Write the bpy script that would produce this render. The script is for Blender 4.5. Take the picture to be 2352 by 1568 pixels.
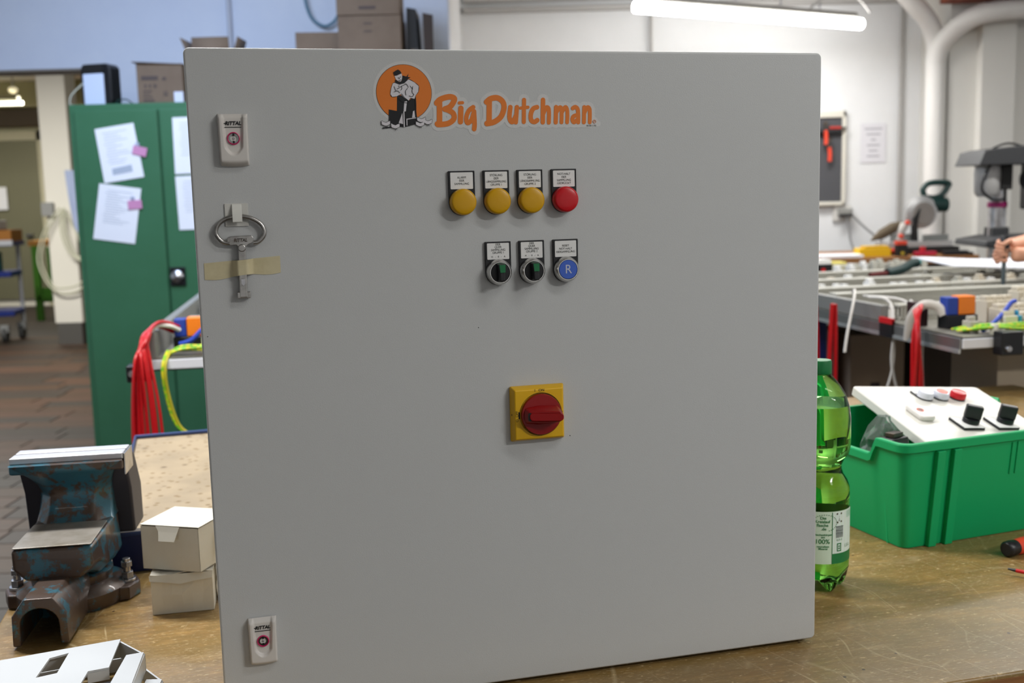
import bpy, bmesh, math, random
from math import sin, cos, pi, radians as rad, sqrt
from mathutils import Vector, Matrix
random.seed(7)
for o in list(bpy.data.objects): bpy.data.objects.remove(o)
SC = bpy.context.scene
COL = SC.collection
# ------------------------------------------------------------------ camera, world, exposure
cam = bpy.data.cameras.new('camera'); cam.sensor_width = 36.0; cam.lens = 37.674
co = bpy.data.objects.new('camera', cam); COL.objects.link(co)
R = ((0.99965666, -0.00346508, -0.0259723), (-0.02620242, -0.13219702, -0.99087708), (0.0, 0.9912174, -0.13224243))
mw = Matrix(((R[0][0], -R[1][0], -R[2][0]), (R[0][1], -R[1][1], -R[2][1]), (R[0][2], -R[1][2], -R[2][2])))
co.matrix_world = Matrix.Translation((0, 0, 1.4912)) @ mw.to_4x4()
cam.clip_start = .05; cam.clip_end = 60
cam.dof.use_dof = True; cam.dof.focus_distance = 1.30; cam.dof.aperture_fstop = 6.0
SC.camera = co
w = bpy.data.worlds.new('world'); SC.world = w; w.use_nodes = True
w.node_tree.nodes['Background'].inputs[0].default_value = (.75, .8, .9, 1)
w.node_tree.nodes['Background'].inputs[1].default_value = .3
vs = SC.view_settings
vs.view_transform = 'Standard'; vs.look = 'None'; vs.gamma = 1; vs.use_curve_mapping = False
vs.exposure = 0.0
SC.cycles.max_bounces = 8; SC.cycles.transparent_max_bounces = 12; SC.cycles.transmission_bounces = 12
SC.cycles.use_denoising = True
SC.cycles.sample_clamp_indirect = 4.0
SC.cycles.caustics_reflective = False

def area(name, loc, size, power, color, rot=(0, 0, 0)):
    l = bpy.data.lights.new(name, 'AREA'); l.shape = 'RECTANGLE'; l.size, l.size_y = size
    l.energy = power; l.color = color
    o = bpy.data.objects.new(name, l); o.location = loc; o.rotation_euler = rot; COL.objects.link(o); return o
WARM = (1.0, .985, .955); DAY = (.60, .74, 1.0)
# the workshop's fluorescent rows (fixtures are built further down) and an added bluish daylight fill
area('lamp_light_front', (1.6, .35, 3.05), (1.5, .12), 16, WARM)
area('lamp_light_front_right', (3.1, -.8, 3.05), (1.5, .12), 94, WARM)
area('lamp_light_front_left', (-1.6, -.9, 3.05), (1.5, .12), 3, WARM)
area('lamp_light_middle_left', (-1.15, 2.1, 3.05), (1.5, .12), 82, WARM)
area('lamp_light_middle', (.9, 3.3, 3.05), (1.5, .12), 30, WARM)
area('lamp_light_right', (2.9, 4.6, 3.05), (1.5, .12), 62, WARM)
area('lamp_light_wall', (1.68, 7.38, 2.60), (1.75, .1), 30, (1, .985, .97), (0, 0, rad(23)))
area('daylight_fill_light', (-1.7, 4.3, 3.12), (1.6, 1.2), 72, DAY, (rad(18), 0, 0))  # added bluish daylight over the left zone; no roof window is built
area('hall_lamp_light', (-7.2, 14.6, 3.0), (3.0, .3), 120, (1, .95, .84))
area('hall_fill_light_near', (-4.9, 9.0, 3.2), (2.0, .3), 235, (1, .97, .91))  # added fill to brighten the cream post; no fixture hangs here

# ------------------------------------------------------------------ materials
def lin(h):
    h = h.lstrip('#'); c = [int(h[i:i + 2], 16) / 255 for i in (0, 2, 4)]
    return tuple(x / 12.92 if x <= .04045 else ((x + .055) / 1.055) ** 2.4 for x in c) + (1,)
MATS = {}
def mat(name, h, rough=.5, metal=0., var=None, bump=None, trans=0., ior=1.45, emit=None, spec=.5, coat=0.):
    """var=(scale, hex2, lo, hi[, stretch]): second colour mixed in by noise; bump=(scale, strength)"""
    if name in MATS: return MATS[name]
    m = bpy.data.materials.new(name); m.use_nodes = True; nt = m.node_tree; N = nt.nodes; L = nt.links
    b = N['Principled BSDF']; I = b.inputs
    I['Base Color'].default_value = lin(h); I['Roughness'].default_value = rough; I['Metallic'].default_value = metal
    I['Transmission Weight'].default_value = trans; I['IOR'].default_value = ior
    I['Specular IOR Level'].default_value = spec; I['Coat Weight'].default_value = coat
    if emit: I['Emission Color'].default_value = lin(emit[0]); I['Emission Strength'].default_value = emit[1]
    if var or bump:
        tc = N.new('ShaderNodeTexCoord')
    if var:
        src = tc.outputs['Object']
        if len(var) > 4:
            mp = N.new('ShaderNodeMapping'); mp.inputs['Scale'].default_value = var[4]; L.new(src, mp.inputs[0]); src = mp.outputs[0]
        n = N.new('ShaderNodeTexNoise'); n.inputs['Scale'].default_value = var[0]; n.inputs['Detail'].default_value = 6
        n.inputs['Roughness'].default_value = .65
        L.new(src, n.inputs['Vector'])
        r = N.new('ShaderNodeMapRange'); r.inputs[1].default_value = var[2]; r.inputs[2].default_value = var[3]
        L.new(n.outputs[0], r.inputs[0])
        x = N.new('ShaderNodeMix'); x.data_type = 'RGBA'; x.inputs[6].default_value = lin(h); x.inputs[7].default_value = lin(var[1])
        L.new(r.outputs[0], x.inputs[0]); L.new(x.outputs[2], I['Base Color'])
    if bump:
        n = N.new('ShaderNodeTexNoise'); n.inputs['Scale'].default_value = bump[0]; n.inputs['Detail'].default_value = 2
        L.new(tc.outputs['Object'], n.inputs['Vector'])
        bp = N.new('ShaderNodeBump'); bp.inputs['Strength'].default_value = bump[1]; bp.inputs['Distance'].default_value = .001
        L.new(n.outputs[0], bp.inputs['Height']); L.new(bp.outputs[0], I['Normal'])
    MATS[name] = m; return m

GREY = mat('grey_textured_paint', 'c2c4c4', .36, bump=(850, .15))
GREYI = mat('grey_paint_inside', 'bdbdb8', .45)
WHITEP = mat('white_plastic', 'c3c6c8', .38)
IVORY = mat('ivory_plastic', 'ddd9c8', .45)
LOCKP = mat('lock_grey_plastic', 'd3cfca', .35)
BLACKP = mat('black_plastic', '15161a', .38)
BLACKM = mat('black_matte', '121212', .6)
INK = mat('black_ink', '14161a', .6)
LABELW = mat('label_white', 'e6e6e4', .5)
YEL = mat('amber_lens', 'cf9c05', .34)
REDL = mat('red_lens', 'c4141e', .3)
YELP = mat('yellow_switch_plastic', 'dfae0c', .42)
REDP = mat('red_switch_plastic', '8c080b', .36)
CHROME = mat('satin_silver', 'c9c8c6', .28, 1.)
ZINC = mat('zinc_die_cast', 'b9b7b4', .3, 1., var=(60, '8c8986', .4, .7))
STEEL = mat('bright_steel', 'c8c8cc', .3, 1., var=(40, '97928c', .45, .75))
ANVIL = mat('anvil_worn_steel', 'b9b3ab', .33, .55, var=(25, '9a9284', .4, .7))
JAWST = mat('jaw_bright_steel', 'e2e2e8', .3, .5)
DKSTEEL = mat('dark_steel', '4a4846', .45, .8, var=(30, '6d5a48', .45, .7))
GREENK = mat('green_knob_plastic', '0a6a3c', .3)
BLUEB = mat('blue_button_plastic', '3d63c4', .35)
GLYPH = mat('light_glyph', 'c6cbd8', .5)
PINK = mat('magenta_ring', 'c81f63', .35)
ORANGE = mat('orange_print', 'e07a26', .45)
VINYL = mat('clear_vinyl_edge', 'cfcfce', .4, bump=(620, .12))
EMBW = mat('emblem_pale_grey', 'd8d5da', .5)
TAPE = mat('masking_tape_beige', 'cfc5a2', .6, var=(40, 'c2b792', .4, .7))
CLIP = mat('clip_white_plastic', 'dcdcd6', .4)
CLIPB = mat('clip_foam_base', 'cfcec8', .6)
WALLW = mat('wall_white_paint', 'e4e5e6', .75, var=(1.2, 'dcdddd', .4, .7))
WALLB = mat('wall_daylight_tint', 'cfd6e4', .75, var=(1.5, 'c6cee0', .4, .7))  # blue cast of the daylight is put into the wall colour
CEILM = mat('ceiling_white', 'e2e1df', .8)
BRICK = mat('red_brick', '8a4a34', .8, var=(9, '6d3323', .4, .6))
CREAM = mat('cream_wall_paint', 'e3e0d5', .7)
OLIVE = mat('hall_wall_olive', '9c9a82', .8)
HALLD = mat('hall_door_olive', '6f6e58', .6)
PLINTH = mat('plinth_dark_grey', '55534f', .7)
GREENC = mat('locker_green_paint', '396c4d', .42, var=(3, '356747', .4, .7))
PAPER = mat('paper_white', 'e9ebf2', .7)
TOOLGREY = mat('pegboard_dark_grey', '4b4c50', .7)
CARDB = mat('cardboard_brown_shaded', '726151', .8, var=(5, '685748', .4, .7))  # brown darkened: the boxes' backlit shade is put into the colour
CARDD = mat('cardboard_dark', '3a302a', .8)
CARTW = mat('carton_white_board', 'd9d6cb', .6, var=(8, 'cfcabd', .4, .7))
ALU = mat('aluminium_profile', '9b9b9b', .38, .85)
DUCT = mat('duct_grey_plastic', 'b9b7ac', .5)
PLATE = mat('galvanised_plate', '9c9a92', .42, .6, var=(12, '858379', .4, .7))
BLUEST = mat('blue_steel_paint', '182a72', .4)
WRED = mat('red_wire', 'c0141c', .4)
WWHITE = mat('white_wire', 'd6d2cc', .45)
WGY = mat('green_yellow_wire', '79c52a', .45, var=(90, 'd8d428', .5, .52))
WBLUE = mat('blue_wire', '2444b8', .45)
ORP = mat('orange_plastic', 'f0801a', .45)
BLUP = mat('blue_plastic', '24409c', .45)
BEIGEP = mat('beige_relay_plastic', 'cfc6b4', .5)
CYAN = mat('cyan_plastic', '2f97c4', .45)
SKIN = mat('skin', 'd8a184', .5, var=(30, 'cc9076', .4, .7))
SHIRT = mat('black_shirt_cloth', '16161a', .85)
TROUS = mat('dark_trousers_cloth', '23262e', .85)
HAIR = mat('dark_hair', '2c2018', .7)
WOODB = mat('bench_edge_wood', '9a6a3c', .5, var=(4, '7c5230', .4, .7, (1, 8, 8)))
SILV = mat('saw_aluminium', 'bcbcbc', .4, .6)
DGREEN = mat('dark_green_tool_plastic', '123330', .4)
BAGB = mat('dust_bag_brown', '5c5140', .8)
DRILLD = mat('drill_dark_grey', '2e2f31', .5)
DRILLG = mat('drill_motor_grey', '9c9b9a', .4)
PIPEW = mat('white_pipe_paint', 'e0deda', .5)
CONDG = mat('conduit_grey', 'a9a7a4', .5)
GLOWW = mat('lamp_diffuser_glow', 'ffffff', .4, emit=('fffefa', 38.0))
GLOWH = mat('hall_tube_glow', 'ffffff', .4, emit=('fffbe0', 4.0))
YELB = mat('yellow_box_plastic', 'e0b414', .45)
REDT = mat('red_tool_plastic', 'c0232c', .4)
REDO = mat('orange_red_tool_grip', 'd8452c', .45)
NAVY = mat('tray_navy_steel', '14204e', .35)
TEAL = mat('teal_plastic', '1f5a5e', .5)
LIME = mat('bench_lime_green', '4c8a2a', .5)
HOSE = mat('hose_pale', 'c4c5ae', .5)
BLUESH = mat('pale_blue_sheet', 'a3b1d2', .6)
RUBBER = mat('grey_caster_rubber', '3c3d3c', .6)
CRATEM = mat('crate_green_plastic', '0ea463', .5, spec=.35)
LIDW = mat('control_panel_white', 'd8d6ce', .42)

def worn_paint(nm='worn_blue_vise_paint', lo=.50):
    m = bpy.data.materials.new(nm); m.use_nodes = True; N = m.node_tree.nodes; L = m.node_tree.links; b = N['Principled BSDF']
    tc = N.new('ShaderNodeTexCoord')
    n = N.new('ShaderNodeTexNoise'); n.inputs['Scale'].default_value = 26; n.inputs['Detail'].default_value = 8; n.inputs['Roughness'].default_value = .72
    L.new(tc.outputs['Object'], n.inputs['Vector'])
    geo = N.new('ShaderNodeNewGeometry')
    ad = N.new('ShaderNodeMath'); ad.operation = 'MULTIPLY_ADD'; ad.inputs[1].default_value = .55; ad.inputs[2].default_value = -.27
    L.new(geo.outputs['Pointiness'], ad.inputs[0])
    su = N.new('ShaderNodeMath'); su.operation = 'ADD'; L.new(n.outputs[0], su.inputs[0]); L.new(ad.outputs[0], su.inputs[1])
    r = N.new('ShaderNodeMapRange'); r.inputs[1].default_value = lo; r.inputs[2].default_value = lo + .06; L.new(su.outputs[0], r.inputs[0])
    n2 = N.new('ShaderNodeTexNoise'); n2.inputs['Scale'].default_value = 9; n2.inputs['Detail'].default_value = 4; L.new(tc.outputs['Object'], n2.inputs['Vector'])
    c1 = N.new('ShaderNodeMix'); c1.data_type = 'RGBA'; c1.inputs[6].default_value = lin('3c7a92'); c1.inputs[7].default_value = lin('335a66'); L.new(n2.outputs[0], c1.inputs[0])
    c2 = N.new('ShaderNodeMix'); c2.data_type = 'RGBA'; c2.inputs[6].default_value = lin('5c4636'); c2.inputs[7].default_value = lin('4a4240'); L.new(n2.outputs[0], c2.inputs[0])
    x = N.new('ShaderNodeMix'); x.data_type = 'RGBA'; L.new(r.outputs[0], x.inputs[0]); L.new(c1.outputs[2], x.inputs[6]); L.new(c2.outputs[2], x.inputs[7])
    L.new(x.outputs[2], b.inputs['Base Color'])
    b.inputs['Roughness'].default_value = .34; b.inputs['Metallic'].default_value = .2; b.inputs['Coat Weight'].default_value = .25
    bp = N.new('ShaderNodeBump'); bp.inputs['Strength'].default_value = .4; bp.inputs['Distance'].default_value = .001; L.new(n.outputs[0], bp.inputs['Height']); L.new(bp.outputs[0], b.inputs['Normal'])
    return m
VISEP = worn_paint()
VISED = worn_paint('worn_dark_vise_metal', .455)

def spot_mix(N, L, vec, scale, r0, r1, thin=None):
    v = N.new('ShaderNodeTexVoronoi'); v.inputs['Scale'].default_value = scale; L.new(vec, v.inputs['Vector'])
    mr = N.new('ShaderNodeMapRange'); mr.inputs[1].default_value = r0; mr.inputs[2].default_value = r1; mr.inputs[3].default_value = 1; mr.inputs[4].default_value = 0
    L.new(v.outputs['Distance'], mr.inputs[0])
    if thin is None: return mr.outputs[0]
    sep = N.new('ShaderNodeSeparateColor'); L.new(v.outputs['Color'], sep.inputs[0])
    g = N.new('ShaderNodeMath'); g.operation = 'GREATER_THAN'; g.inputs[1].default_value = thin; L.new(sep.outputs[0], g.inputs[0])
    mu = N.new('ShaderNodeMath'); mu.operation = 'MULTIPLY'; L.new(g.outputs[0], mu.inputs[0]); L.new(mr.outputs[0], mu.inputs[1])
    return mu.outputs[0]

def mixcol(N, L, fac, a, bcol):
    x = N.new('ShaderNodeMix'); x.data_type = 'RGBA'; L.new(fac, x.inputs[0])
    if isinstance(a, str): x.inputs[6].default_value = lin(a)
    else: L.new(a, x.inputs[6])
    if isinstance(bcol, str): x.inputs[7].default_value = lin(bcol)
    else: L.new(bcol, x.inputs[7])
    return x.outputs[2]

def bench_wood():
    m = bpy.data.materials.new('worn_bench_wood'); m.use_nodes = True; N = m.node_tree.nodes; L = m.node_tree.links; b = N['Principled BSDF']
    tc = N.new('ShaderNodeTexCoord'); O = tc.outputs['Object']
    def noise(scale, stretch, detail=6, rough=.6):
        mp = N.new('ShaderNodeMapping'); mp.inputs['Scale'].default_value = stretch; L.new(O, mp.inputs[0])
        n = N.new('ShaderNodeTexNoise'); n.inputs['Scale'].default_value = scale; n.inputs['Detail'].default_value = detail; n.inputs['Roughness'].default_value = rough
        L.new(mp.outputs[0], n.inputs['Vector']); return n.outputs[0]
    def rng(s, a, bb):
        r = N.new('ShaderNodeMapRange'); r.inputs[1].default_value = a; r.inputs[2].default_value = bb; L.new(s, r.inputs[0]); return r.outputs[0]
    grain = rng(noise(14, (1, 12, 1)), .38, .62)
    c = mixcol(N, L, grain, 'a98750', '8a6a3c')
    blot = rng(noise(4.5, (1, 1.6, 1), 8, .7), .42, .66)
    c = mixcol(N, L, blot, c, '7c6a42')
    pale = rng(noise(7, (1, 2.2, 1), 9, .75), .56, .68)
    c = mixcol(N, L, pale, c, 'a8906a')
    mot = rng(noise(34, (1, 1.7, 1), 9, .78), .36, .64)
    c = mixcol(N, L, mot, '80683c', c)
    fin = rng(noise(120, (1, 2.6, 1), 4, .6), .57, .75)
    c = mixcol(N, L, fin, c, 'b8a47c')
    # scratches: distorted thin bands of two directions, and short chips
    wn = N.new('ShaderNodeTexNoise'); wn.inputs['Scale'].default_value = 3.0; wn.inputs['Detail'].default_value = 2; L.new(O, wn.inputs['Vector'])
    wv = N.new('ShaderNodeVectorMath'); wv.operation = 'MULTIPLY_ADD'; wv.inputs[1].default_value = (.16, .16, 0); L.new(wn.outputs['Color'], wv.inputs[0]); L.new(O, wv.inputs[2])
    for ang, sc_, hi, off in ((.45, 5, .007, 0), (-.8, 4.2, .006, 3.1), (1.35, 3.6, .005, 7.7), (.1, 6.5, .006, 5.2), (.9, 11, .010, 2.2), (-.3, 13, .011, 9.1), (-1.2, 9, .009, 12.4)):
        mp = N.new('ShaderNodeMapping'); mp.inputs['Rotation'].default_value = (0, 0, ang); mp.inputs['Scale'].default_value = (1, .22, 1); mp.inputs['Location'].default_value = (off, off, 0); L.new(wv.outputs[0], mp.inputs[0])
        v = N.new('ShaderNodeTexVoronoi'); v.feature = 'DISTANCE_TO_EDGE'; v.inputs['Scale'].default_value = sc_; L.new(mp.outputs[0], v.inputs['Vector'])
        mr = N.new('ShaderNodeMapRange'); mr.inputs[1].default_value = 0; mr.inputs[2].default_value = hi; mr.inputs[3].default_value = 1; mr.inputs[4].default_value = 0; L.new(v.outputs['Distance'], mr.inputs[0])
        mk = N.new('ShaderNodeMapping'); mk.inputs['Location'].default_value = (off * 2, off, 0); L.new(O, mk.inputs[0])
        nn_ = N.new('ShaderNodeTexNoise'); nn_.inputs['Scale'].default_value = 7; nn_.inputs['Detail'].default_value = 3; L.new(mk.outputs[0], nn_.inputs['Vector'])
        br = rng(nn_.outputs[0], .54, .64)
        mu = N.new('ShaderNodeMath'); mu.operation = 'MULTIPLY'; L.new(mr.outputs[0], mu.inputs[0]); L.new(br, mu.inputs[1])
        m2 = N.new('ShaderNodeMath'); m2.operation = 'MULTIPLY'; L.new(mu.outputs[0], m2.inputs[0]); m2.inputs[1].default_value = .5 if sc_ < 8 else .3
        c = mixcol(N, L, m2.outputs[0], c, 'd6c39a')
    chips = rng(noise(75, (1, 1.9, 1), 4, .6), .63, .72)
    c = mixcol(N, L, chips, c, 'cbb083')
    c = mixcol(N, L, spot_mix(N, L, O, 32, .05, .085, .62), c, '3a2618')
    L.new(c, b.inputs['Base Color'])
    b.inputs['Roughness'].default_value = .34
    rr = N.new('ShaderNodeMapRange'); rr.inputs[3].default_value = .24; rr.inputs[4].default_value = .5; L.new(noise(20, (1, 4, 1)), rr.inputs[0]); L.new(rr.outputs[0], b.inputs['Roughness'])
    bp = N.new('ShaderNodeBump'); bp.inputs['Strength'].default_value = .25; bp.inputs['Distance'].default_value = .001
    L.new(noise(60, (1, 6, 1)), bp.inputs['Height']); L.new(bp.outputs[0], b.inputs['Normal'])
    return m
BENCHW = bench_wood()

def speckle():
    m = bpy.data.materials.new('speckled_beige_board'); m.use_nodes = True; N = m.node_tree.nodes; L = m.node_tree.links; b = N['Principled BSDF']
    tc = N.new('ShaderNodeTexCoord'); O = tc.outputs['Object']
    mp = N.new('ShaderNodeMapping'); mp.inputs['Scale'].default_value = (1, 1.0, 1); L.new(O, mp.inputs[0])
    n = N.new('ShaderNodeTexNoise'); n.inputs['Scale'].default_value = 9; n.inputs['Detail'].default_value = 6; L.new(O, n.inputs['Vector'])
    r = N.new('ShaderNodeMapRange'); r.inputs[1].default_value = .4; r.inputs[2].default_value = .65; L.new(n.outputs[0], r.inputs[0])
    c = mixcol(N, L, r.outputs[0], 'a69374', '968569')
    c = mixcol(N, L, spot_mix(N, L, mp.outputs[0], 55, .16, .34, .45), c, '7a6338')
    c = mixcol(N, L, spot_mix(N, L, mp.outputs[0], 24, .1, .2, .6), c, '63502e')
    L.new(c, b.inputs['Base Color']); b.inputs['Roughness'].default_value = .55
    return m
SPECK = speckle()

def petmat():
    m = mat('green_pet', '98e494', .03, trans=1., ior=1.2); return m
PET = petmat()
LIQ = mat('yellow_green_drink', 'def0a0', .0, trans=1., ior=1.33)
BAGCLR = mat('clear_bag_film', 'f4f8f8', .08, trans=.9, ior=1.12)

# ------------------------------------------------------------------ geometry helpers
class G:
    def __init__(s): s.v = []; s.f = []; s.caps = {}
    def add(s, vs, fs):
        o = len(s.v); s.v += [tuple(x) for x in vs]; s.f += [tuple(i + o for i in f) for f in fs]; return s
    def box(s, c, d, rz=0, rx=0, ry=0):
        x, y, z = d[0] / 2, d[1] / 2, d[2] / 2
        M = Matrix.Translation(c) @ Matrix.Rotation(rz, 4, 'Z') @ Matrix.Rotation(ry, 4, 'Y') @ Matrix.Rotation(rx, 4, 'X')
        vs = [M @ Vector(p) for p in ((-x, -y, -z), (x, -y, -z), (x, y, -z), (-x, y, -z), (-x, -y, z), (x, -y, z), (x, y, z), (-x, y, z))]
        return s.add(vs, [(0, 3, 2, 1), (4, 5, 6, 7), (0, 1, 5, 4), (1, 2, 6, 5), (2, 3, 7, 6), (3, 0, 4, 7)])
    def bx(s, x0, x1, y0, y1, z0, z1): return s.box(((x0 + x1) / 2, (y0 + y1) / 2, (z0 + z1) / 2), (x1 - x0, y1 - y0, z1 - z0))
    def cyl(s, a, b, r0, r1=None, n=20, caps=True):
        r1 = r0 if r1 is None else r1
        a, b = Vector(a), Vector(b); d = (b - a).normalized()
        u = d.orthogonal().normalized(); t = d.cross(u)
        vs = [a + (u * cos(2 * pi * i / n) + t * sin(2 * pi * i / n)) * r0 for i in range(n)] + [b + (u * cos(2 * pi * i / n) + t * sin(2 * pi * i / n)) * r1 for i in range(n)]
        fs = [(i, (i + 1) % n, n + (i + 1) % n, n + i) for i in range(n)]
        if caps: fs += [tuple(range(n - 1, -1, -1)), tuple(range(n, 2 * n))]
        return s.add(vs, fs)
    def lathe(s, prof, c=(0, 0, 0), axis='Z', n=32, mod=None):
        """prof: list of (r, h)"""
        vs = []
        for r, h in prof:
            for i in range(n):
                a = 2 * pi * i / n; rr, hh = (r, h) if mod is None else mod(r, h, a)
                p = (rr * cos(a), rr * sin(a), hh)
                if axis == 'Y': p = (p[0], -p[2], p[1])        # heights grow towards -Y
                if axis == 'X': p = (p[2], p[0], p[1])
                vs.append((p[0] + c[0], p[1] + c[1], p[2] + c[2]))
        fs = []
        for k in range(len(prof) - 1):
            for i in range(n): fs.append((k * n + i, k * n + (i + 1) % n, (k + 1) * n + (i + 1) % n, (k + 1) * n + i))
        fs.append(tuple(range(n - 1, -1, -1))); fs.append(tuple(range((len(prof) - 1) * n, len(prof) * n)))
        return s.add(vs, fs)
    def prism(s, poly, h0, h1, plane='XY'):
        n = len(poly)
        def P(p, h): return (p[0], p[1], h) if plane == 'XY' else ((p[0], h, p[1]) if plane == 'XZ' else (h, p[0], p[1]))
        vs = [P(p, h0) for p in poly] + [P(p, h1) for p in poly]
        return s.add(vs, [tuple(range(n - 1, -1, -1)), tuple(range(n, 2 * n))] + [(i, (i + 1) % n, n + (i + 1) % n, n + i) for i in range(n)])
    def tube(s, pts, r, n=8, sub=6, closed=False, flat=1.0):
        P = [Vector(p) for p in pts]
        if sub > 1 and len(P) > 2:
            Q = []; m = len(P); rngm = m if closed else m - 1
            for i in range(rngm):
                g = lambda k: P[k % m] if closed else P[max(0, min(m - 1, k))]
                p0, p1, p2, p3 = g(i - 1), g(i), g(i + 1), g(i + 2)
                for k in range(sub):
                    t = k / sub
                    Q.append(.5 * ((2 * p1) + (p2 - p0) * t + (2 * p0 - 5 * p1 + 4 * p2 - p3) * t * t + (3 * p1 - p0 - 3 * p2 + p3) * t ** 3))
            if not closed: Q.append(P[-1])
            P = Q
        m = len(P); vs = []; up = None
        for i in range(m):
            d = (P[(i + 1) % m] - P[i - 1]) if closed else (P[min(i + 1, m - 1)] - P[max(i - 1, 0)])
            d = d.normalized() if d.length > 1e-9 else Vector((0, 0, 1))
            up = d.orthogonal().normalized() if up is None else (up - d * up.dot(d)).normalized()
            t = d.cross(up); rr = r[min(len(r) - 1, int(i * len(r) / m))] if isinstance(r, (list, tuple)) else r
            vs += [P[i] + (up * cos(2 * pi * k / n) * flat + t * sin(2 * pi * k / n)) * rr for k in range(n)]
        fs = []
        for i in range(m if closed else m - 1):
            j = (i + 1) % m
            for k in range(n): fs.append((i * n + k, i * n + (k + 1) % n, j * n + (k + 1) % n, j * n + k))
        if not closed: fs += [tuple(range(n - 1, -1, -1)), tuple(range((m - 1) * n, m * n))]
        return s.add(vs, fs)
    def grid(s, nx, ny, fn):
        vs = [fn(i / nx, j / ny) for j in range(ny + 1) for i in range(nx + 1)]
        return s.add(vs, [(j * (nx + 1) + i, j * (nx + 1) + i + 1, (j + 1) * (nx + 1) + i + 1, (j + 1) * (nx + 1) + i) for j in range(ny) for i in range(nx)])
    def stroke(s, pts, wd, y):
        """flat round-capped brush stroke in the XZ plane (mm in, m out); strokes of one level are united when built"""
        P = [Vector((p[0], p[1])) for p in pts]
        if len(P) > 2:
            Q = []
            for i in range(len(P) - 1):
                p0, p1, p2, p3 = P[max(i - 1, 0)], P[i], P[i + 1], P[min(i + 2, len(P) - 1)]
                for k in range(4):
                    t = k / 4; Q.append(.5 * ((2 * p1) + (p2 - p0) * t + (2 * p0 - 5 * p1 + 4 * p2 - p3) * t * t + (3 * p1 - p0 - 3 * p2 + p3) * t ** 3))
            Q.append(P[-1]); P = Q
        for a, b in zip(P, P[1:] if len(P) > 1 else P): s.caps.setdefault(y, []).append((a.x, a.y, b.x, b.y, wd / 2))
        return s
    def flush(s):
        import numpy as np
        for y, C in s.caps.items():
            rm = min(c[4] for c in C); res = max(.09, min(.3, rm / 3.5))
            x0 = min(min(c[0], c[2]) - c[4] for c in C) - 2 * res; x1 = max(max(c[0], c[2]) + c[4] for c in C) + 2 * res
            z0 = min(min(c[1], c[3]) - c[4] for c in C) - 2 * res; z1 = max(max(c[1], c[3]) + c[4] for c in C) + 2 * res
            nx, nz = int((x1 - x0) / res) + 2, int((z1 - z0) / res) + 2
            D = np.full((nz, nx), 9.0)
            for ax, az, bx_, bz, r in C:
                i0, i1 = max(0, int((min(ax, bx_) - r - x0) / res) - 2), min(nx, int((max(ax, bx_) + r - x0) / res) + 4)
                j0, j1 = max(0, int((min(az, bz) - r - z0) / res) - 2), min(nz, int((max(az, bz) + r - z0) / res) + 4)
                X, Z = np.meshgrid(x0 + res * np.arange(i0, i1), z0 + res * np.arange(j0, j1))
                dx, dz = bx_ - ax, bz - az; l2 = dx * dx + dz * dz
                t = np.clip(((X - ax) * dx + (Z - az) * dz) / l2, 0, 1) if l2 > 1e-12 else 0 * X
                D[j0:j1, i0:i1] = np.minimum(D[j0:j1, i0:i1], np.hypot(X - ax - t * dx, Z - az - t * dz) - r)
            I = D < 0
            P3 = lambda x, z: (x / 1000, y, z / 1000)
            for j in range(nz - 1):
                row = I[j, :-1] & I[j, 1:] & I[j + 1, :-1] & I[j + 1, 1:]; anyr = I[j, :-1] | I[j, 1:] | I[j + 1, :-1] | I[j + 1, 1:]
                za, zb = z0 + res * j, z0 + res * (j + 1); i = 0
                for i in np.nonzero(anyr & ~row)[0]:
                    cs = [(i, j), (i + 1, j), (i + 1, j + 1), (i, j + 1)]; pol = []
                    for k in range(4):
                        (ia, ja), (ib, jb) = cs[k], cs[(k + 1) % 4]; da, db = D[ja, ia], D[jb, ib]
                        if da < 0: pol.append(P3(x0 + res * ia, z0 + res * ja))
                        if (da < 0) != (db < 0): t = da / (da - db); pol.append(P3(x0 + res * (ia + (ib - ia) * t), z0 + res * (ja + (jb - ja) * t)))
                    s.add(pol, [tuple(range(len(pol)))])
                idx = np.nonzero(row)[0]
                if len(idx):
                    for run in np.split(idx, np.nonzero(np.diff(idx) > 1)[0] + 1):
                        xa, xb = x0 + res * run[0], x0 + res * (run[-1] + 1)
                        s.add([P3(xa, za), P3(xb, za), P3(xb, zb), P3(xa, zb)], [(0, 1, 2, 3)])
        s.caps = {}
    def build(s, name, m, parent=None, bevel=0, seg=2, smooth=.7, loc=None, rot=None, sub=0, kind=None):
        s.flush()
        me = bpy.data.meshes.new(name); me.from_pydata(s.v, [], s.f); me.validate()
        bm = bmesh.new(); bm.from_mesh(me); bmesh.ops.recalc_face_normals(bm, faces=bm.faces); bm.to_mesh(me); bm.free()
        me.materials.append(m)
        if smooth is not None and len(me.polygons):
            me.polygons.foreach_set('use_smooth', [True] * len(me.polygons)); me.set_sharp_from_angle(angle=smooth)
        o = bpy.data.objects.new(name, me); COL.objects.link(o)
        if parent: o.parent = parent
        if loc: o.location = loc
        if rot: o.rotation_euler = rot
        if bevel:
            b = o.modifiers.new('bevel', 'BEVEL'); b.width = bevel; b.segments = seg; b.limit_method = 'ANGLE'; b.angle_limit = rad(40); b.harden_normals = smooth is not None
        if sub:
            b = o.modifiers.new('sub', 'SUBSURF'); b.levels = sub; b.render_levels = sub
        if kind: o['kind'] = kind
        return o

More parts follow.
